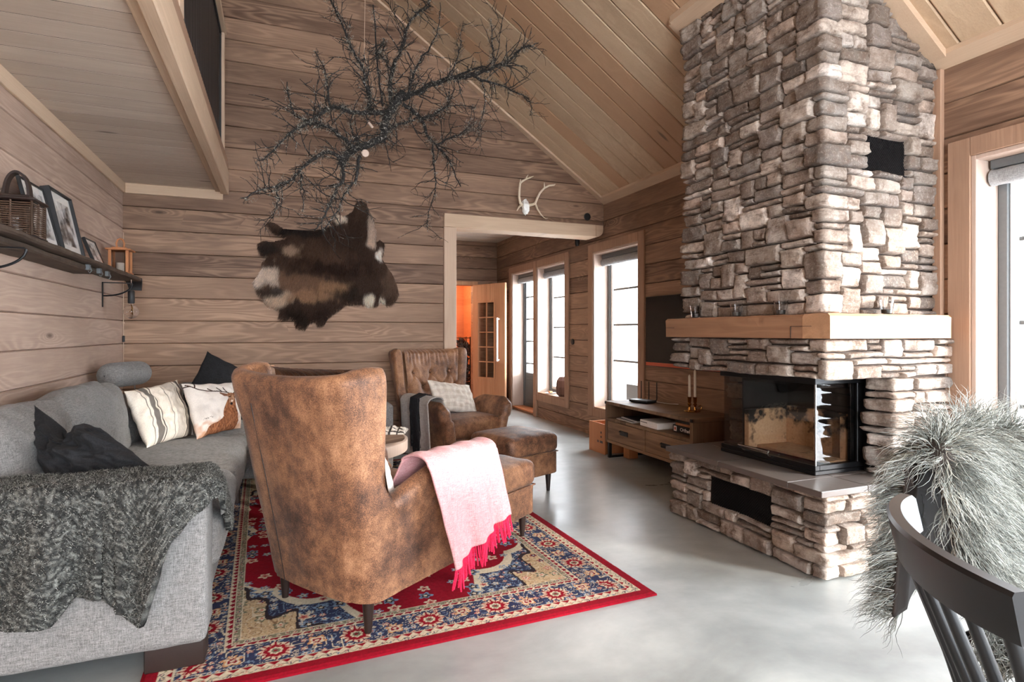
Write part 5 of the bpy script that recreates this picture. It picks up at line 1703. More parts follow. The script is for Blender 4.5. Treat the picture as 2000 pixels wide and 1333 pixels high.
# dark chunky blanket over the near sofa arm
bl = thing('boucle_blanket', 'dark grey flecked boucle blanket hanging over the near end of the sofa', 'blanket', (0, 0, 0))
def blanket(u, v):
    # u along x from the wall side to the sofa front, v from the seat over the arm down the outer side
    x = lerp(-1.14, -.10, u)
    hang = interp(u, [(0, .36), (.25, .37), (.38, .40), (.47, .405), (.52, .34), (.60, .36), (.66, .43), (.70, .455), (.73, .35), (.78, .19), (.84, .12), (.90, .07), (1, .02)])
    back = interp(u, [(0, .30), (.5, .24), (1, .20)])
    s = -back+v*(back+.20+hang)      # path length, 0 = inner edge of the arm top
    zt = .662
    fold = .020*math.sin(u*19+2.2*nz(u*3, v*2))+.012*math.sin(u*41+v*2)
    if s < 0:
        y, z = 2.40-s, zt-.10*sstep(0, .12, -s)-.02
        z += .012*nz(x*6, y*6)
    elif s < .20: y, z = 2.40-s, zt+.008*nz(x*7, s*8)
    else:
        d = s-.20
        r = .03
        y = 2.20-min(d, r)*.9-.004; z = zt-max(0, d-.008)
        k = min(1, d/.25)
        y -= .004+k*(.022+fold*1.3)
        if .585 < u < .635: y += .02*k
    if x > -.25:                      # spills over the front edge of the seat
        q = (x+.25)/.15
        z -= .16*q**1.6 if s < .2 else .05*q
        x = -.25+.058*math.sin(min(1, q)*1.57)
        y += .10*q if s > .1 else 0
    z += .006*nz(x*20, y*20, z*20)
    return (x, y, z)
M['boucle'] = vcol('boucle_yarn', scale=120, bumpv=1.0, vary=.5)
nu, nv = 150, 110
def cb(u, v): 
    q = vn(u*170, v*150, 3); return mixn(const(len(u), srgb(44, 44, 43)), np.array(srgb(120, 120, 115)), (q-.5)*2.6)
o, P, N = sheet('woven_body', blanket, nu, nv, M['boucle'], .02, bl, cb)
rng = np.random.default_rng(5)
ns = 60000
ui = rng.random(ns)*(nu-1.001); vi = rng.random(ns)*(nv-1.001); i0 = ui.astype(int); j0 = vi.astype(int)
root = P[i0, j0]+(P[i0+1, j0]-P[i0, j0])*(ui-i0)[:, None]+(P[i0, j0+1]-P[i0, j0])*(vi-j0)[:, None]
nn_ = N[i0, j0]
camd = np.array([0, 0, 1.15])-root
sg = np.sign((nn_*camd).sum(1))[:, None]
nn_ = nn_*sg
d_ = nn_*.7+rng.normal(0, .6, (ns, 3))
cc = mixn(const(ns, srgb(48, 48, 47)), np.array(srgb(206, 206, 198)), rng.random(ns)**2.6)
f_ = strands('yarn_loops', root+nn_*.008, d_, 0.0085, .0011, cc*.8, M['fur'], bl, seg=2, curl=.6, seed=2); f_['kind'] = 'stuff'

# pink throw with red fringe over the near chair arm
pk = thing('pink_throw', 'pale pink woven throw with a bright red fringe over the near armchair arm', 'throw', (0, 0, 0))
def pink(u, v):
    # u along the arm (rear to front), v inside -> over -> outside
    yr = lerp(.17, .62, u)
    yt = lerp(.30, .70, u)
    if v < .18:
        k = v/.18; x = lerp(.20, .27, k); z = lerp(.50, .62, k); y = yr
    elif v < .38:
        k = (v-.18)/.20; g = math.pi*(1-k); x = .325-.02*u*0+.072*math.cos(g)+.01; z = .615+.034*math.sin(g); y = yr
    else:
        k = (v-.38)/.62
        x = .412+.014*math.sin(u*13+1)*k+.008*math.sin(u*31)*k+.016*k; z = lerp(.612, lerp(.175, .30, u), k); y = lerp(yr, yt, k**.9)
    # front half wraps past the end of the arm
    z += .004*nz(u*9, v*9); x += .003*nz(u*12, v*6)
    z += .008*math.sin(u*20)*(1 if v < .4 else 0)*.5
    return n2w(x, y, z+.013)
M['pink'] = fabric('pink_wool', srgb(180, 116, 121), srgb(212, 168, 168), 260, bumpv=.7, weave=True, sheen=.4)
o, P, N = sheet('woven_body', pink, 70, 80, M['pink'], .008, pk)
mb = MB(); rnd = random.Random(4)
for k in range(64):
    u = (k+.5)/64; p = Vector(P[min(69, int(u*69)), -1])
    L = rnd.uniform(.075, .10); a = rnd.uniform(-.012, .012); b = rnd.uniform(-.012, .012)
    pts = [p, p+Vector((a*.3, b*.3, -L*.35)), p+Vector((a, b*.4, -L*.7)), p+Vector((a*1.5, b, -L))]
    mb.tube(pts, [.0028, .0042, .0045, .0034], 5)
fr = mb.build('fringe', fabric('red_fringe_yarn', srgb(176, 14, 50), srgb(226, 44, 88), 300, weave=False), pk, True); fr['label'] = 'bright red knotted fringe'

# grey throw with black tassels on the far chair
gt = thing('grey_throw', 'grey wool throw with long black tassels over the arm of the far armchair', 'throw', (0, 0, 0))
def gthrow(u, v):
    # the far chair's right arm; u rear -> front
    y = lerp(.10, .50, u)
    if v < .15: k = v/.15; x = lerp(.22, .275, k); z = lerp(.50, .61, k)
    elif v < .35: g = math.pi*(1-(v-.15)/.2); x = .335+.07*math.cos(g); z = .61+.03*math.sin(g)
    else:
        k = (v-.35)/.65; x = .412+.006*math.sin(u*14)+.004*k; z = lerp(.60, .17, k); y += .05*k
    return f2w(x, y, z)
M['grey_wool'] = fabric('grey_wool', srgb(146, 138, 132), srgb(190, 182, 174), 200, weave=True)
o, P, N = sheet('woven_body', gthrow, 40, 60, M['grey_wool'], .008, gt)
mb = MB()
for k in range(60):
    u = .42+rnd.random()*.26; side = rnd.random()
    x0 = .285 if k % 4 == 0 else .40
    y0 = lerp(.10, .50, u)
    pts = []
    if k % 4 == 0:
        for i in range(5): t = i/4; pts.append(Vector(f2w(.30-.13*t+rnd.uniform(-.01, .01), y0+.04*t+rnd.uniform(-.01, .01), .642-.15*t**1.3+rnd.uniform(-.005, .01))))
    else:
        L = rnd.uniform(.34, .5)
        pts.append(Vector(f2w(.34, y0, .655)))
        for i in range(6): t = i/5; pts.append(Vector(f2w(.425+.012*math.sin(t*3+k), y0+.03*t+rnd.uniform(-.012, .012), .63-L*t)))
    mb.tube(pts, .006, 5)
fr = mb.build('tassels', M['black_linen'], gt, True); fr['label'] = 'long black tassels'
# ------------------------------------------------------------------ wall shelf on the left and what stands on it
ZS = 1.566
shelf = thing('wall_shelf', 'weathered driftwood shelf on black iron brackets along the left plank wall', 'shelf', (0, 0, 0))
def plank(y0, y1, x0, xf, z0, z1, n, seed):
    P = []; F = []
    for i in range(n):
        t = i/(n-1); y = lerp(y0, y1, t)
        e = xf+.012*nz(y*3, seed)+.006*nz(y*11, seed+3)
        zt, zb = z1+.0015*nz(y*6, seed), z0+.004*nz(y*5, seed+7)
        P += [(x0, y, zb), (e-.008, y, zb), (e, y, zb+.008), (e-.002, y, zt-.004), (e-.008, y, zt), (x0, y, zt)]
    for i in range(n-1):
        for j in range(6): a = i*6+j; b = i*6+(j+1) % 6; F.append((a, b, b+6, a+6))
    F += [tuple(range(6)), tuple(range(n*6-1, (n-1)*6-1, -1))]
    return P, F
mb = MB(); mb.add(*plank(2.3, 5.14, XL+.004, -.985, ZS-.026, ZS, 90, 1)); mb.build('top_board', M['drift'], shelf)
mb = MB(); mb.add(*plank(2.3, 4.25, XL+.004, -1.035, ZS-.058, ZS-.028, 60, 5)); mb.build('lower_board', M['drift'], shelf)
mb = MB()
P = []; n = 14
for i in range(n):
    t = i/(n-1); g = t*1.5
    y = 5.13+.085*math.sin(g); z = ZS-.013-.085*(1-math.cos(g))
    w = .06*(1-.35*t)
    for a, b in ((-1, -1), (1, -1), (1, 1), (-1, 1)): P.append((-1.045+a*w, y+b*.010*math.sin(g), z+b*.010*math.cos(g)))
F = [(i*4+j, i*4+(j+1) % 4, i*4+4+(j+1) % 4, i*4+4+j) for i in range(n-1) for j in range(4)]+[(0, 1, 2, 3), tuple(range(n*4-1, n*4-5, -1))]
mb.add(P, F); mb.build('curled_end', M['black'], shelf)
def bracket(y):
    mb = MB()
    mb.box(XL+.001, y-.012, ZS-.235, XL+.007, y+.012, ZS-.058, .001)
    mb.box(XL+.001, y-.012, ZS-.0645, -1.0, y+.012, ZS-.0585, .001)
    pts = []
    for i in range(17):
        g = i/16*math.pi*.5; pts.append((XL+.012+.17*math.sin(g), y, ZS-.155+.09-.09*math.cos(g)))
    mb.tube([(XL+.006, y, ZS-.155)]+pts, .0055, 8)
    mb.build('iron_bracket', M['black_metal'], shelf)
bracket(3.02); bracket(4.88)
mb = MB()
for y in (3.98, 4.2, 4.38):
    mb.box(-1.04, y-.02, ZS-.058, -1.02, y+.02, ZS-.0265, .002); mb.tube([(-1.02, y, ZS-.04), (-1.012, y, ZS-.06), (-1.022, y, ZS-.075), (-1.03, y, ZS-.065)], .003, 6)
mb.build('iron_hook', M['grey_frame'], shelf)

# rattan lantern
rl = thing('rattan_lantern', 'dark rattan box lantern with bent wood handle, nearest end of the wall shelf', 'lantern', (-1.085, 3.19, ZS+.003))
mb = MB(); w = .075
for k in range(15):
    z = .012+k*.0095
    for s in (-1, 1):
        mb.tube([(-w, s*w*1.03, z), (w, s*w*1.03, z)], .0026, 5); mb.tube([(s*w*1.03, -w, z), (s*w*1.03, w, z)], .0026, 5)
for a in (-1, 0, 1):
    for s in (-1, 1):
        r = .006 if abs(a) == 1 else .004
        mb.tube([(a*w, s*w*1.0, 0), (a*w, s*w, .155)], r, 6); mb.tube([(s*w, a*w, 0), (s*w, a*w, .155)], r, 6)
mb.build('rattan_cage', wood('dark_rattan', srgb(46, 34, 28), srgb(104, 80, 64), 'Z', 'X', board=False, ring=10), rl)
MB().box(-.085, -.085, -.002, .085, .085, .006, .003).build('base', M['leg'], rl)
mb = MB(); mb.box(-.088, -.088, .155, .088, .088, .170, .005); mb.box(-.06, -.06, .169, .06, .06, .184, .006)
mb.build('lid', M['leg'], rl)
mb = MB(); P = []; n = 20
for i in range(n):
    g = math.pi*i/(n-1)
    x = .045*math.cos(g); z = .165+.125*math.sin(g)**.8
    for a, b in ((-1, -1), (1, -1), (1, 1), (-1, 1)): P.append((x+b*.005*math.cos(g), a*.020, z+b*.005*math.sin(g)))
mb.add(P, [(i*4+j, i*4+(j+1) % 4, i*4+4+(j+1) % 4, i*4+4+j) for i in range(n-1) for j in range(4)]); mb.build('bent_handle', M['leg'], rl)
MB().lathe([(0, .007), (.036, .007), (.038, .015), (.038, .095), (.034, .11), (.030, .11), (.034, .094), (.034, .012), (0, .012)], 24).build('glass_jar', M['clear'], rl, True)

# framed photographs
def photo(kind):
    def f(u, v):
        n = len(u); b = const(n, (.62, .62, .62))
        a = vn(u*4+kind*7, v*5, 11)*.6+vn(u*11, v*13+kind*3, 12)*.3+vn(u*30, v*34, 13)*.15
        b = np.clip((a[:, None]-.25)*1.6, .02, .85)*np.ones((1, 3))
        fig = np.exp(-((u-.5-.04*np.sin(v*9))/.11)**2)*(v > .12)*(v < .72+.1*np.cos(u*20))
        b = b*(1-fig[:, None]*.9)
        if kind == 1:
            for q in (.3, .4, .62, .7): b = np.where(((np.abs(u-q) < .015) & (v > .68))[:, None], .6, b)
        return b
    return f
def frame(label, yc, w, h, xb, xt, depth, kind, border, z=ZS+.002, wd=.012):
    lean = math.asin(min(1, (xb-xt)/h))
    t = thing('picture_frame', label, 'picture frame', (xb, yc, z), 0, 'framed photographs leaning on the wall shelf')
    t.rotation_euler = (0, -lean, 0)
    mb = MB(); f = wd
    mb.box(-depth, -w/2, 0, 0, -w/2+f, h, .002); mb.box(-depth, w/2-f, 0, 0, w/2, h, .002)
    mb.box(-depth, -w/2+f, 0, 0, w/2-f, f, .002); mb.box(-depth, -w/2+f, h-f, 0, w/2-f, h, .002)
    mb.box(-depth, -w/2+f, f, -depth+.004, w/2-f, h-f)
    mb.build('frame', M['black'], t)
    MB().box(-depth*.4-.002, -w/2+f, f, -depth*.4, w/2-f, h-f).build('mat_board', M['white'], t)
    a, b = w-2*f-2*border, h-2*f-2*border
    n, m = 50, 70; P = []; U = []
    for i in range(n):
        for j in range(m):
            P.append((-depth*.4+.0015, -a/2+a*i/(n-1), f+border+b*j/(m-1))); U.append((i/(n-1), j/(m-1)))
    mb = MB().grid(P, n, m); U = np.array(U)
    pyd('photo_print', mb.v, mb.f, M['paper'], t, False, photo(kind)(U[:, 0], U[:, 1]))
    MB().box(-depth*.4+.004, -w/2+f, f, -depth*.4+.0055, w/2-f, h-f).build('glass', M['glass'], t)
    return t
frame('thin black frame with a white mat, half hidden behind the rattan lantern', 3.47, .30, .32, -1.05, -1.125, .015, 2, .035)
frame('largest black deep-framed black-and-white photo on the wall shelf', 3.80, .345, .345, -1.035, -1.105, .042, 1, .045, wd=.010)
frame('smallest black frame, between the large photo and the copper-wood lantern', 4.33, .22, .175, -1.05, -1.11, .018, 3, .018, wd=.008)

# wooden lantern with leather loop
wl = thing('wooden_lantern', 'orange-brown wooden lantern with glass sides on the far end of the wall shelf', 'lantern', (-1.07, 4.88, ZS+.002))
mb = MB(); w = .052
for a in (-1, 1):
    for b in (-1, 1): mb.box(a*w-.009, b*w-.009, .012, a*w+.009, b*w+.009, .165, .002)
mb.box(-.068, -.068, 0, .068, .068, .012, .003); mb.box(-.078, -.078, .165, .078, .078, .176, .003); mb.box(-.045, -.045, .176, .045, .045, .188, .003)
mb.build('wood_frame', M['crate'], wl)
mb = MB()
for s in (-1, 1): mb.box(s*w-.001, -w+.009, .012, s*w+.001, w-.009, .165); mb.box(-w+.009, s*w-.001, .012, w-.009, s*w+.001, .165)
mb.build('glass_side', M['glass_dark'], wl)
MB().lathe([(0, .012), (.024, .012), (.024, .08), (0, .082)], 20).build('candle', M['wax'], wl, True)
mb = MB(); mb.tube([(-.02, 0, .185), (-.024, 0, .22), (-.016, 0, .245), (0, 0, .253), (.016, 0, .245), (.024, 0, .22), (.02, 0, .185)], .006, 8)
mb.build('loop_handle', M['crate'], wl, True)

# bulb pendant in the corner
bp = thing('bulb_pendant', 'clear globe bulb in a black socket hanging under the far end of the shelf', 'pendant lamp', (-1.02, 4.96, -.02))
mb = MB(); mb.tube([(0, 0, ZS-.01), (0, 0, 1.50)], .0025, 6); mb.build('cord', M['trim_z'], bp)
MB().lathe([(0, 1.476), (.018, 1.476), (.022, 1.47), (.022, 1.388), (.017, 1.382), (0, 1.382)], 20).build('socket', M['black'], bp, True)
pr = [(.013, 1.382), (.014, 1.368)]+[(.050*math.sin(g), 1.322+.050*math.cos(g)) for g in [math.radians(a) for a in range(18, 181, 9)]]
MB().lathe(pr, 28).build('globe', M['clear'], bp, True)
MB().tube([(0, 0, 1.38), (.006, 0, 1.34), (-.006, 0, 1.32), (.006, .004, 1.305), (0, 0, 1.37)], .0025, 5).build('filament', M['brass'], bp)
mb = MB(); mb.tube([(XL+.006, YB-.012, 1.95), (XL+.006, YB-.012, .9)], .003, 6)
for z in (1.46, 1.33, 1.22): mb.box(XL+.001, YB-.018, z, XL+.012, YB-.006, z+.015)
tag(mb.build('lamp_cable', M['trim_z']), 'thin pale cable running down the corner between the left and back walls', 'cable')
o = MB().box(XL+.0005, YB-.026, 1.075, XL+.016, YB-.006, 1.125, .004).build('cord_switch', M['black']); tag(o, 'small black switch on the cable in the wall corner', 'switch')

# ------------------------------------------------------------------ image-guided points on a vertical plane y = d
# reindeer hide
HO = [(375,290),(400,270),(440,285),(500,320),(560,330),(650,335),(720,330),(790,320),(850,300),(842,265),(880,215),(930,230),(960,220),(1000,190),(1018,135),(1050,118),(1095,140),(1120,200),(1150,260),(1162,330),(1162,400),(1150,440),(1190,400),(1225,430),(1215,500),(1200,530),(1240,590),(1280,650),(1310,720),(1325,790),(1300,840),(1270,865),(1235,868),(1200,840),(1160,880),(1120,878),(1060,862),(1000,860),(950,860),(920,890),(860,930),(820,960),(790,1010),(750,1025),(725,985),(690,1000),(655,1050),(590,1030),(580,980),(550,965),(500,985),(465,960),(475,910),(400,880),(350,830),(310,780),(280,700),(320,650),(345,600),(345,560),(380,530),(330,500),(320,470),(310,430),(350,410),(420,415),(490,400),(530,385),(440,360),(390,320)]
HW_ = [onplane(420+.27*x, 360+.27*y, YB) for x, y in HO]
hp = [(p.x, p.z) for p in HW_]
hide = thing('reindeer_hide', 'dark brown reindeer hide with pale patches nailed to the back plank wall', 'hide', (0, 0, 0))
def pt_in(x, z): return inpoly(np.array([x]), np.array([z]), hp)[0]
xs = [p[0] for p in hp]; zs_ = [p[1] for p in hp]
def edge_d(x, z):
    d = np.full(len(x), 9.)
    for i in range(len(hp)): d = np.minimum(d, dseg(x, z, hp[i], hp[(i+1) % len(hp)]))
    return d
gx = np.arange(min(xs), max(xs), .012); gz = np.arange(min(zs_), max(zs_), .012)
GX_, GZ_ = np.meshgrid(gx, gz, indexing='ij'); fx, fz = GX_.ravel(), GZ_.ravel()
ins = inpoly(fx, fz, hp); ed = edge_d(fx, fz)
yy_ = YB-.008-np.minimum(.03, ed*.4)-.012*vn(fx*7, fz*7, 2)
V = []; idx = -np.ones(len(fx), int)
for k in np.where(ins)[0]: idx[k] = len(V); V.append((fx[k], yy_[k], fz[k]))
F = []; nzg = len(gz)
for i in range(len(gx)-1):
    for j in range(nzg-1):
        q = [i*nzg+j, (i+1)*nzg+j, (i+1)*nzg+j+1, i*nzg+j+1]; q2 = [idx[t] for t in q]
        if min(q2) >= 0: F.append(q2)
nV = len(V); V2 = [(x, YB-.003, z) for x, y, z in V]
F = F+[[a+nV for a in q[::-1]] for q in F]
def hide_col(x, z, jit):
    # positions in the tracing frame
    n = len(x)
    # inverse map: work in wall metres relative to patches
    P_ = lambda a, b: (lambda p: (p.x, p.z))(onplane(420+.27*a, 360+.27*b, YB))
    c = const(n, srgb(64, 48, 40))
    def patch(a, b, ra, rb, k, s=1.0):
        nonlocal c
        px, pz = P_(a, b); r = np.hypot((x-px)/(ra*.00122), (z-pz)/(rb*.00122))+(jit-.5)*.35+(vn(x*16+a, z*16+b, 6)-.5)*.9+(vn(x*40, z*14, 16)-.5)*.5
        c = mixn(c, np.array(k), np.clip((1.12-r)*1.8, 0, 1)*s)
    patch(700, 520, 300, 120, srgb(84, 62, 50), .8); patch(640, 700, 260, 90, srgb(128, 98, 78), .7); patch(850, 600, 260, 60, srgb(48, 34, 28))
    patch(380, 660, 110, 90, srgb(190, 174, 160)); patch(460, 830, 100, 60, srgb(186, 166, 146)); patch(560, 470, 70, 50, srgb(160, 136, 116), .8)
    patch(700, 800, 170, 50, srgb(150, 118, 92), .9); patch(860, 740, 120, 45, srgb(150, 118, 90), .8)
    patch(1135, 330, 35, 120, srgb(170, 152, 138)); patch(1120, 420, 45, 40, srgb(188, 170, 154)); patch(1190, 500, 30, 50, srgb(220, 206, 194))
    patch(890, 250, 50, 50, srgb(206, 190, 176)); patch(1110, 830, 55, 50, srgb(214, 200, 184)); patch(1200, 840, 25, 40, srgb(214, 200, 184)); patch(1260, 720, 70, 110, srgb(94, 74, 62), .9)
    patch(600, 340, 200, 40, srgb(30, 24, 22)); patch(400, 460, 90, 50, srgb(40, 32, 28)); patch(620, 960, 90, 80, srgb(44, 34, 28)); patch(780, 950, 60, 80, srgb(52, 38, 32)); patch(450, 760, 50, 40, srgb(70, 60, 54))
    patch(1050, 180, 50, 80, srgb(92, 72, 60), .8); patch(980, 800, 90, 50, srgb(46, 36, 30))
    return c*1.55
Va = np.array(V+V2)
o = pyd('skin', Va, F, vcol('hide_skin', scale=60, bumpv=.6, vary=.3), hide, True, hide_col(Va[:, 0], Va[:, 2], vn(Va[:, 0]*20, Va[:, 2]*20, 4)))
rng = np.random.default_rng(11)
ns = 42000
rx = rng.uniform(min(xs), max(xs), ns*2); rz_ = rng.uniform(min(zs_), max(zs_), ns*2)
m = inpoly(rx, rz_, hp); rx, rz_ = rx[m][:ns], rz_[m][:ns]
ed = edge_d(rx, rz_)
cx_, cz_ = .38, 1.75
ry = YB-.008-np.minimum(.03, ed*.4)-.012*vn(rx*7, rz_*7, 2)
k = np.clip(1-ed/.06, 0, 1)
dx = (rx-cx_)*.6*k+ .35*(vn(rx*4, rz_*4, 7)-.5)-.25; dz = -.75+.9*(vn(rx*5+3, rz_*5, 8)-.5)+(rz_-cz_)*.5*k
D = np.stack([dx, -.55*np.ones(len(rx))-.2*rng.random(len(rx)), dz], 1)+rng.normal(0, .12, (len(rx), 3))
fl = strands('fur', np.stack([rx, ry, rz_], 1), D, .032+.016*rng.random(len(rx)), .0011, hide_col(rx, rz_, rng.random(len(rx)))*(.75+.6*rng.random((len(rx), 1))), M['fur'], hide, seg=3, grav=.35, seed=4)
fl['kind'] = 'stuff'

# antlers on a pale skull
al = thing('reindeer_antlers', 'pale small antlers on a white skull plate above the doorway beam', 'antlers', (0, 0, 0))
def ap(x, y, d=5.40): return onplane(980+.12*x, 340+.12*y, d)
mb = MB()
def at_(pts, rads): mb.tube([ap(*p) for p in pts], rads, 10)
at_([(330, 510, 5.41), (300, 470, 5.38), (282, 380, 5.34), (286, 250, 5.30), (300, 150, 5.27), (340, 115, 5.26), (390, 88, 5.25), (450, 62, 5.25), (515, 38, 5.26)], [.017, .013, .0115, .011, .011, .010, .009, .0075, .003])
at_([(392, 88, 5.25), (405, 50, 5.24), (430, 14, 5.24)], [.008, .006, .002]); at_([(300, 152, 5.27), (303, 115, 5.26), (306, 84, 5.26)], [.008, .006, .002])
at_([(320, 500, 5.40), (280, 540, 5.36), (246, 600, 5.33)], [.011, .010, .004])
at_([(440, 510, 5.41), (500, 500, 5.38), (545, 475, 5.36), (575, 400, 5.33), (620, 310, 5.30), (690, 230, 5.28), (770, 190, 5.27), (850, 182, 5.27), (872, 166, 5.27)], [.015, .014, .0125, .0115, .011, .0105, .010, .009, .003])
at_([(694, 228, 5.28), (692, 180, 5.26), (690, 138, 5.26)], [.008, .006, .002])
at_([(545, 480, 5.37), (580, 570, 5.38), (630, 650, 5.38), (690, 715, 5.38)], [.010, .009, .007, .003]); at_([(685, 708, 5.38), (715, 725, 5.38), (745, 722, 5.38)], [.004, .003, .002])
mb.build('antler', plain('antler_bone', srgb(214, 196, 172), .5), al, True)
mb = MB(); V = []; n1, n2 = 22, 20
c0 = ap(385, 545, 5.42)
for i in range(n1):
    for j in range(n2):
        a = math.pi*i/(n1-1); b = 2*math.pi*j/n2
        r = 1+.38*nz(math.cos(b)*1.8, math.sin(b)*1.8, a*2)+.14*nz(math.cos(b)*6, math.sin(b)*6, a*6)
        V.append((c0.x+.048*math.sin(a)*math.cos(b)*r*(1-.25*(a/math.pi)), c0.y+.034*math.sin(a)*math.sin(b)*r, c0.z+.072*math.cos(a)*r))
mb.add(V, [(i*n2+j, i*n2+(j+1) % n2, (i+1)*n2+(j+1) % n2, (i+1)*n2+j) for i in range(n1-1) for j in range(n2)])
o = mb.build('skull', plain('white_bone', srgb(240, 238, 232), .6, 0, .4, 60), al, True); weld(o)

# ------------------------------------------------------------------ hanging branch
tr = thing('hanging_branch', 'large lichen-covered dead birch branch hung from the ceiling as a decoration', 'branch', (0, 0, 0))
def bark():
    m, nt, b = new_mat('lichen_bark')
    tc = nd(nt, 'ShaderNodeTexCoord')
    n = nd(nt, 'ShaderNodeTexNoise', {'Vector': tc.outputs['Object'], 'Scale': 55.0, 'Detail': 3.0, 'Roughness': .7}).outputs[0]
    c = ramp(nt, n, [(.52, srgb(24, 21, 20)), (.60, srgb(50, 45, 42)), (.66, srgb(160, 156, 148))])
    nt.links.new(c, b.inputs['Base Color']); b.inputs['Roughness'].default_value = .9
    bump(nt, b, n, .8, .01); return m
M['bark'] = bark()
BR = [ # traced main limbs: (x, y, depth) in a tracing frame, start radius, end radius
 ([(1075,520,3.9),(1035,560,3.9),(1000,610,3.9),(965,680,3.9),(955,740,3.88),(940,785,3.85),(870,815,3.82),(790,840,3.8),(745,880,3.78),(722,930,3.75)], .030, .020),
 ([(1060,560,3.9),(1150,520,3.86),(1250,470,3.8),(1350,440,3.72),(1450,425,3.66),(1540,400,3.6),(1600,372,3.55),(1660,350,3.5),(1715,292,3.45),(1760,262,3.42),(1830,248,3.4)], .020, .003),
 ([(1450,425,3.66),(1530,455,3.7),(1610,480,3.75),(1700,520,3.8),(1775,560,3.85),(1800,650,3.88)], .010, .002),
 ([(1350,440,3.72),(1450,395,3.62),(1565,360,3.52),(1572,250,3.48),(1565,110,3.45)], .008, .002),
 ([(1000,600,3.9),(990,500,3.95),(1000,410,4.0),(1035,330,4.0),(1062,250,4.05),(1085,170,4.1),(1120,100,4.1),(1165,60,4.15),(1210,38,4.2),(1205,0,4.2)], .016, .004),
 ([(900,635,3.9),(872,600,3.85),(880,540,3.8),(842,470,3.75),(842,400,3.7),(790,310,3.7),(745,220,3.65),(690,80,3.6),(650,0,3.6)], .013, .003),
 ([(945,640,3.9),(850,640,3.8),(760,635,3.7),(690,605,3.62),(640,620,3.6),(590,650,3.55),(520,700,3.5),(440,745,3.45),(350,830,3.4),(250,915,3.35)], .016, .003),
 ([(650,600,3.62),(635,500,3.6),(620,400,3.58),(570,290,3.55)], .007, .002),
 ([(790,840,3.8),(700,765,3.75),(620,715,3.7),(500,680,3.66),(430,612,3.62),(410,470,3.6)], .013, .003),
 ([(725,900,3.76),(640,860,3.7),(560,895,3.62),(480,970,3.55),(400,1040,3.5),(280,1070,3.42),(150,1130,3.35)], .013, .003),
 ([(730,920,3.75),(720,1020,3.7),(672,1100,3.66),(640,1180,3.6),(600,1260,3.58),(560,1310,3.56)], .012, .003),
 ([(820,880,3.82),(790,1020,3.8),(740,1080,3.76),(700,1180,3.72),(600,1330,3.7)], .010, .003),
 ([(1060,590,3.9),(1120,630,3.94),(1170,680,4.0),(1200,760,4.05),(1250,820,4.1),(1300,870,4.12),(1340,940,4.15),(1390,1060,4.2)], .015, .003),
 ([(1250,820,4.1),(1330,785,4.15),(1420,740,4.2),(1480,690,4.22)], .008, .002),
 ([(1170,680,4.0),(1250,640,3.95),(1312,605,3.9),(1322,570,3.9),(1325,520,3.88)], .012, .004),
 ([(1312,605,3.9),(1400,598,3.9),(1480,612,3.9)], .005, .002),
 ([(1230,815,4.1),(1240,950,4.15),(1247,1060,4.15),(1212,1190,4.15),(1200,1310,4.15)], .007, .0015),
 ([(893,30,3.8),(912,200,3.84),(920,380,3.88),(930,470,3.92),(950,600,3.9)], .004, .007),
 ([(1095,540,3.88),(1112,460,3.82),(1150,360,3.78),(1200,290,3.74),(1260,170,3.7),(1280,10,3.66)], .010, .002),
 ([(950,750,3.9),(1020,720,3.95),(1100,690,4.0),(1160,665,4.0)], .010, .006),
 ([(1320,440,3.76),(1370,330,3.8),(1390,240,3.84),(1402,120,3.86)], .006, .0015),
 ([(480,970,3.55),(500,1080,3.6),(500,1200,3.62)], .005, .0015), ([(355,1055,3.46),(350,1150,3.5),(325,1250,3.52)], .005, .0015),
 ([(820,822,3.82),(780,760,3.9),(772,680,3.95),(830,520,4.0)], .008, .002),
 ([(1520,470,3.7),(1530,570,3.65),(1500,700,3.62),(1480,790,3.6)], .005, .0015), ([(1460,600,3.9),(1440,700,3.9),(1400,760,3.9)], .003, .001),
 ([(960,220,4.05),(925,290,4.0),(915,330,3.95)], .006, .004), ([(740,220,3.65),(775,130,3.62)], .003, .001), ([(1000,400,4.0),(960,340,3.9),(940,300,3.85),(970,240,3.8)], .006, .002),
]
rnd = random.Random(12)
main = MB(); tw = MB(); lich = []
def rv(s): return Vector((rnd.gauss(0, s), rnd.gauss(0, s), rnd.gauss(0, s)))
def smooth(pts, k=3):
    out = []
    for i in range(len(pts)-1):
        p0 = pts[max(i-1, 0)]; p1 = pts[i]; p2 = pts[i+1]; p3 = pts[min(i+2, len(pts)-1)]
        for j in range(k):
            t = j/k; out.append(.5*((2*p1)+(p2-p0)*t+(2*p0-5*p1+4*p2-p3)*t*t+(3*p1-p0-3*p2+p3)*t**3))
    out.append(pts[-1]); return out
def twig(p, d, L, r, lvl):
    n = max(3, int(L/.035)); pts = [p]; q = p.copy(); dd = d.normalized()
    for i in range(n):
        dd = (dd+rv(.22)+Vector((0, 0, .02 if lvl == 1 else .0))).normalized(); q = q+dd*(L/n); pts.append(q.copy())
    tw.tube(pts, [lerp(r, r*.42, i/n) for i in range(n+1)], 4, False)
    if lvl < 3:
        for i in range(1, n):
            if rnd.random() < (.42 if lvl == 1 else .25):
                s = (dd.cross(rv(1)).normalized()*.9+(pts[i+1]-pts[i]).normalized()*.8)
                twig(pts[i], s, L*rnd.uniform(.3, .6), max(.0019, r*.7), lvl+1)
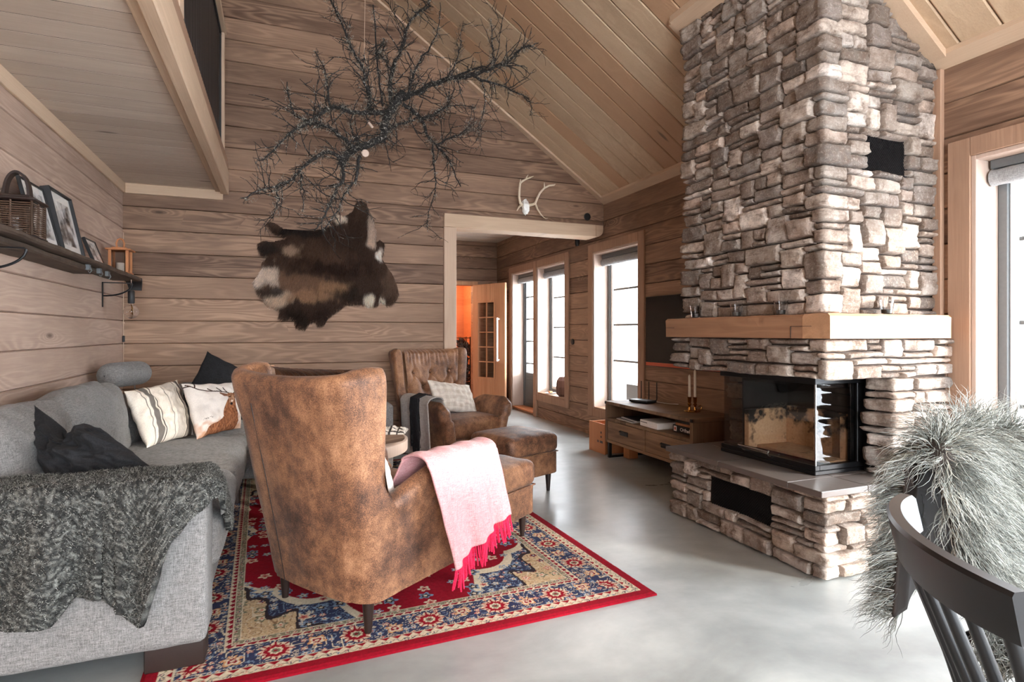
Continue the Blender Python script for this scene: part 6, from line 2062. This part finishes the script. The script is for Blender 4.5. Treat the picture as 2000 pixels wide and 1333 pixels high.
for pl, r0, r1 in BR:
    pts = smooth([onplane(420+.345*x, .345*y, d) for x, y, d in pl], 4)
    n = len(pts)
    pts = [p+rv(.004) for p in pts]
    rr = [lerp(r0, r1, i/(n-1))*1.0*(1+.25*nz(i*.9, r0*99)) for i in range(n)]
    main.tube(pts, rr, 8)
    for i in range(1, n-1):
        d = (pts[i+1]-pts[i]).normalized()
        k = .95 if rr[i] < .012 else .6
        for _ in range(2):
            if rnd.random() < k*.40:
                s = d.cross(rv(1)).normalized()*1.0+d*.7+Vector((0, 0, .1))
                twig(pts[i], s, rnd.uniform(.07, .27), min(.0042, max(.0026, rr[i]*.6)), 1)
        if rnd.random() < .75: lich.append((pts[i], rr[i]))
mo = main.build('limb', M['bark'], tr, True)
to = tw.build('twigs', M['bark'], tr); to['kind'] = 'stuff'
rng = np.random.default_rng(3)
ro = []; 
for p, r in lich:
    for _ in range(int(14+r*1300)): ro.append((p.x+rng.normal(0, r*.7+.010), p.y+rng.normal(0, r*.7+.010), p.z+rng.normal(0, r*.7+.010)))
ro = np.array(ro); n = len(ro)
cc = mixn(const(n, srgb(34, 32, 30)), np.array(srgb(170, 168, 156)), (rng.random(n) < .22)*1.0)
lo_ = strands('lichen', ro, rng.normal(0, 1, (n, 3)), .018+.016*rng.random(n), .0012, cc, M['fur'], tr, seg=3, curl=.5, grav=.5, seed=6); lo_['kind'] = 'stuff'
p = onplane(420+.345*850, .345*868, 3.78)
o = MB().lathe([(0, -.012), (.024, -.012), (.022, .004), (0, .006)], 16).build('sawn_end', M['reveal'], tr, True); o.location = p; o.rotation_euler = (1.9, .5, 0)
p = onplane(420+.345*878, .345*705, 3.8)
mb = MB(); mb.box(-.006, -.03, -.008, .006, .03, .008, .004); o = mb.build('torn_bark', M['reveal'], tr); o.location = p; o.rotation_euler = (.9, .2, 1.1)
p1 = onplane(420+.345*845, .345*300, 3.8); p0 = Vector((p1.x+.02, p1.y, roof_z(p1.x+.02)+.005)); pe = onplane(420+.345*930, .345*640, 3.9)
MB().tube([p0, p1, pe], .0016, 5).build('hanging_cord', M['trim_z'], tr)

# ------------------------------------------------------------------ dining chairs
def dining_chair(label, loc, rz):
    t = thing('dining_chair', label, 'chair', loc, rz, None)
    MT = M['chair_black']
    # curved top rail
    n = 40; P = []
    for i in range(n):
        u = i/(n-1)*2-1; x = u*.214; yc = -.330+.048*u*u+.010*u**4
        h = .036; w = .0125
        tx, ty = 1, (.096*u+.04*u**3)/.214; l = math.hypot(tx, ty); nx, ny = -ty/l, tx/l
        sh = [(-w, -h), (-w, h-.006), (-w+.005, h), (w-.003, h), (w+.002, h-.006), (w, -h+.004), (w-.004, -h)]
        for a, b in sh:
            b2 = b*(1-.10*abs(u)**4)
            a2 = a+b*-.22
            P.append((x+nx*a2, yc+ny*a2, .814+b2))
    m = 7; F = [(i*m+j, i*m+(j+1) % m, (i+1)*m+(j+1) % m, (i+1)*m+j) for i in range(n-1) for j in range(m)]+[tuple(range(m)), tuple(range(n*m-1, (n-1)*m-1, -1))]
    o = MB(); o.add(P, F); o = o.build('top_rail', MT, t); auto(o, 35)
    for k in range(8):
        u = (k/7*2-1)*.90; x = u*.214; yc = -.330+.048*u*u+.010*u**4
        r = .0095 if k in (0, 7) else .0075
        x2 = u*.178; y2 = -.205+.02*u*u
        MB().tube([(x, yc+.006, .79), (lerp(x, x2, .5), lerp(yc, y2, .5)+.006, .63), (x2, y2, .44)], [r, r*1.25, r], 10).build('spindle' if k not in (0, 7) else 'back_post', MT, t, True)
    cushion_box('seat', MT, t, (-.215, -.23, .425), (.215, .205, .457), .015, crown=-.006, seed=1, n=20)
    for sx in (-1, 1):
        for sy in (-1, 1):
            MB().tube([(sx*.17, sy*.16-.01, .43), (sx*.205, sy*.20-.01, .0)], [.017, .012], 12).build('leg', MT, t, True)
    for sx in (-1, 1): MB().tube([(sx*.19, -.19, .2), (sx*.19, .17, .2)], .008, 8).build('stretcher', MT, t, True)
    return t
M['chair_black'] = plain('black_lacquer', srgb(22, 22, 24), .36, 0, 0, 20, .45)
a1 = math.atan2(-.66, .75)-math.pi/2
dining_chair('black spindle-back dining chair nearest the camera at the lower right', (1.155, .39, 0), a1)
a2 = math.atan2(-.995, .10)-math.pi/2
D2 = (1.70, .66)
dining_chair('black dining chair draped with the long-haired grey sheepskin', (D2[0], D2[1], 0), a2)
# sheepskin over the second chair
sk = thing('sheepskin_throw', 'long-haired silvery grey sheepskin draped over the back of a black dining chair', 'sheepskin', (0, 0, 0))
c2, s2 = math.cos(a2), math.sin(a2)
def c2w(x, y, z): return (D2[0]+x*c2-y*s2, D2[1]+x*s2+y*c2, z)
def skin(u, v):
    x = lerp(-.27, .27, u)
    uu = max(-1, min(1, x/.214)); yr = -.330+.048*uu*uu
    w = v*1.15
    if w < .42: k = w/.42; y, z = yr-.035-.02*k*0-.03*(1-k), lerp(.47, .87, k)
    elif w < .50: g = (w-.42)/.08*math.pi; y = yr-.035*math.cos(g); z = .875+.02*math.sin(g)
    else:
        k = (w-.50)/.65
        if k < .62: q = k/.62; y, z = lerp(yr+.035, -.17, q), lerp(.87, .485, q)
        else: q = (k-.62)/.38; y, z = lerp(-.17, .12, q), .485
    e = abs(u*2-1)**4
    z -= .05*e*(1 if w > .3 else .4)
    z += .01*nz(u*5, v*6); 
    return c2w(x, y, z)
nu, nv = 40, 90
o, P, N = sheet('hide_backing', skin, nu, nv, plain('sheepskin_hide', srgb(52, 44, 40), .9), .006, sk)
ns = 26000
rng = np.random.default_rng(9)
ui = rng.random(ns)*(nu-1.001); vi = rng.random(ns)*(nv-1.001); i0 = ui.astype(int); j0 = vi.astype(int)
root = P[i0, j0]+(P[i0+1, j0]-P[i0, j0])*(ui-i0)[:, None]+(P[i0, j0+1]-P[i0, j0])*(vi-j0)[:, None]
Nn = N[i0, j0]
# outward side of the pelt
cen = np.array(c2w(0, -.30, .62)); 
mid = np.array([c2w(0, -.29, .70)])
out = root-mid; sg = np.sign((Nn*out).sum(1)+1e-6)
front = (vi/(nv-1)*1.15 > .52)
Nn = Nn*np.sign(np.median((Nn*out)[~front].sum(1)))
ex = (ui/(nu-1)*2-1)
xd = np.array([c2, s2, 0])
cl = np.stack([vn(ui*.55, vi*.45, 3), vn(ui*.55, vi*.45, 5), vn(ui*.55, vi*.45, 8)], 1)-.5
D = Nn*.9+cl*1.5+rng.normal(0, .13, (ns, 3))+xd*(ex**3*.8)[:, None]+np.array([0, 0, -.25])
light = np.clip((vn(ui*1.2, vi*1.2, 21)-.3)*1.6+rng.normal(0, .15, ns), 0, 1)
cc = mixn(const(ns, srgb(104, 108, 104)), np.array(srgb(214, 218, 212)), light)
w_ = strands('wool', root, D, .075+.05*rng.random(ns), .0011, cc, M['fur'], sk, seg=7, grav=1.1, curl=.085, seed=3)
w_['kind'] = 'stuff'
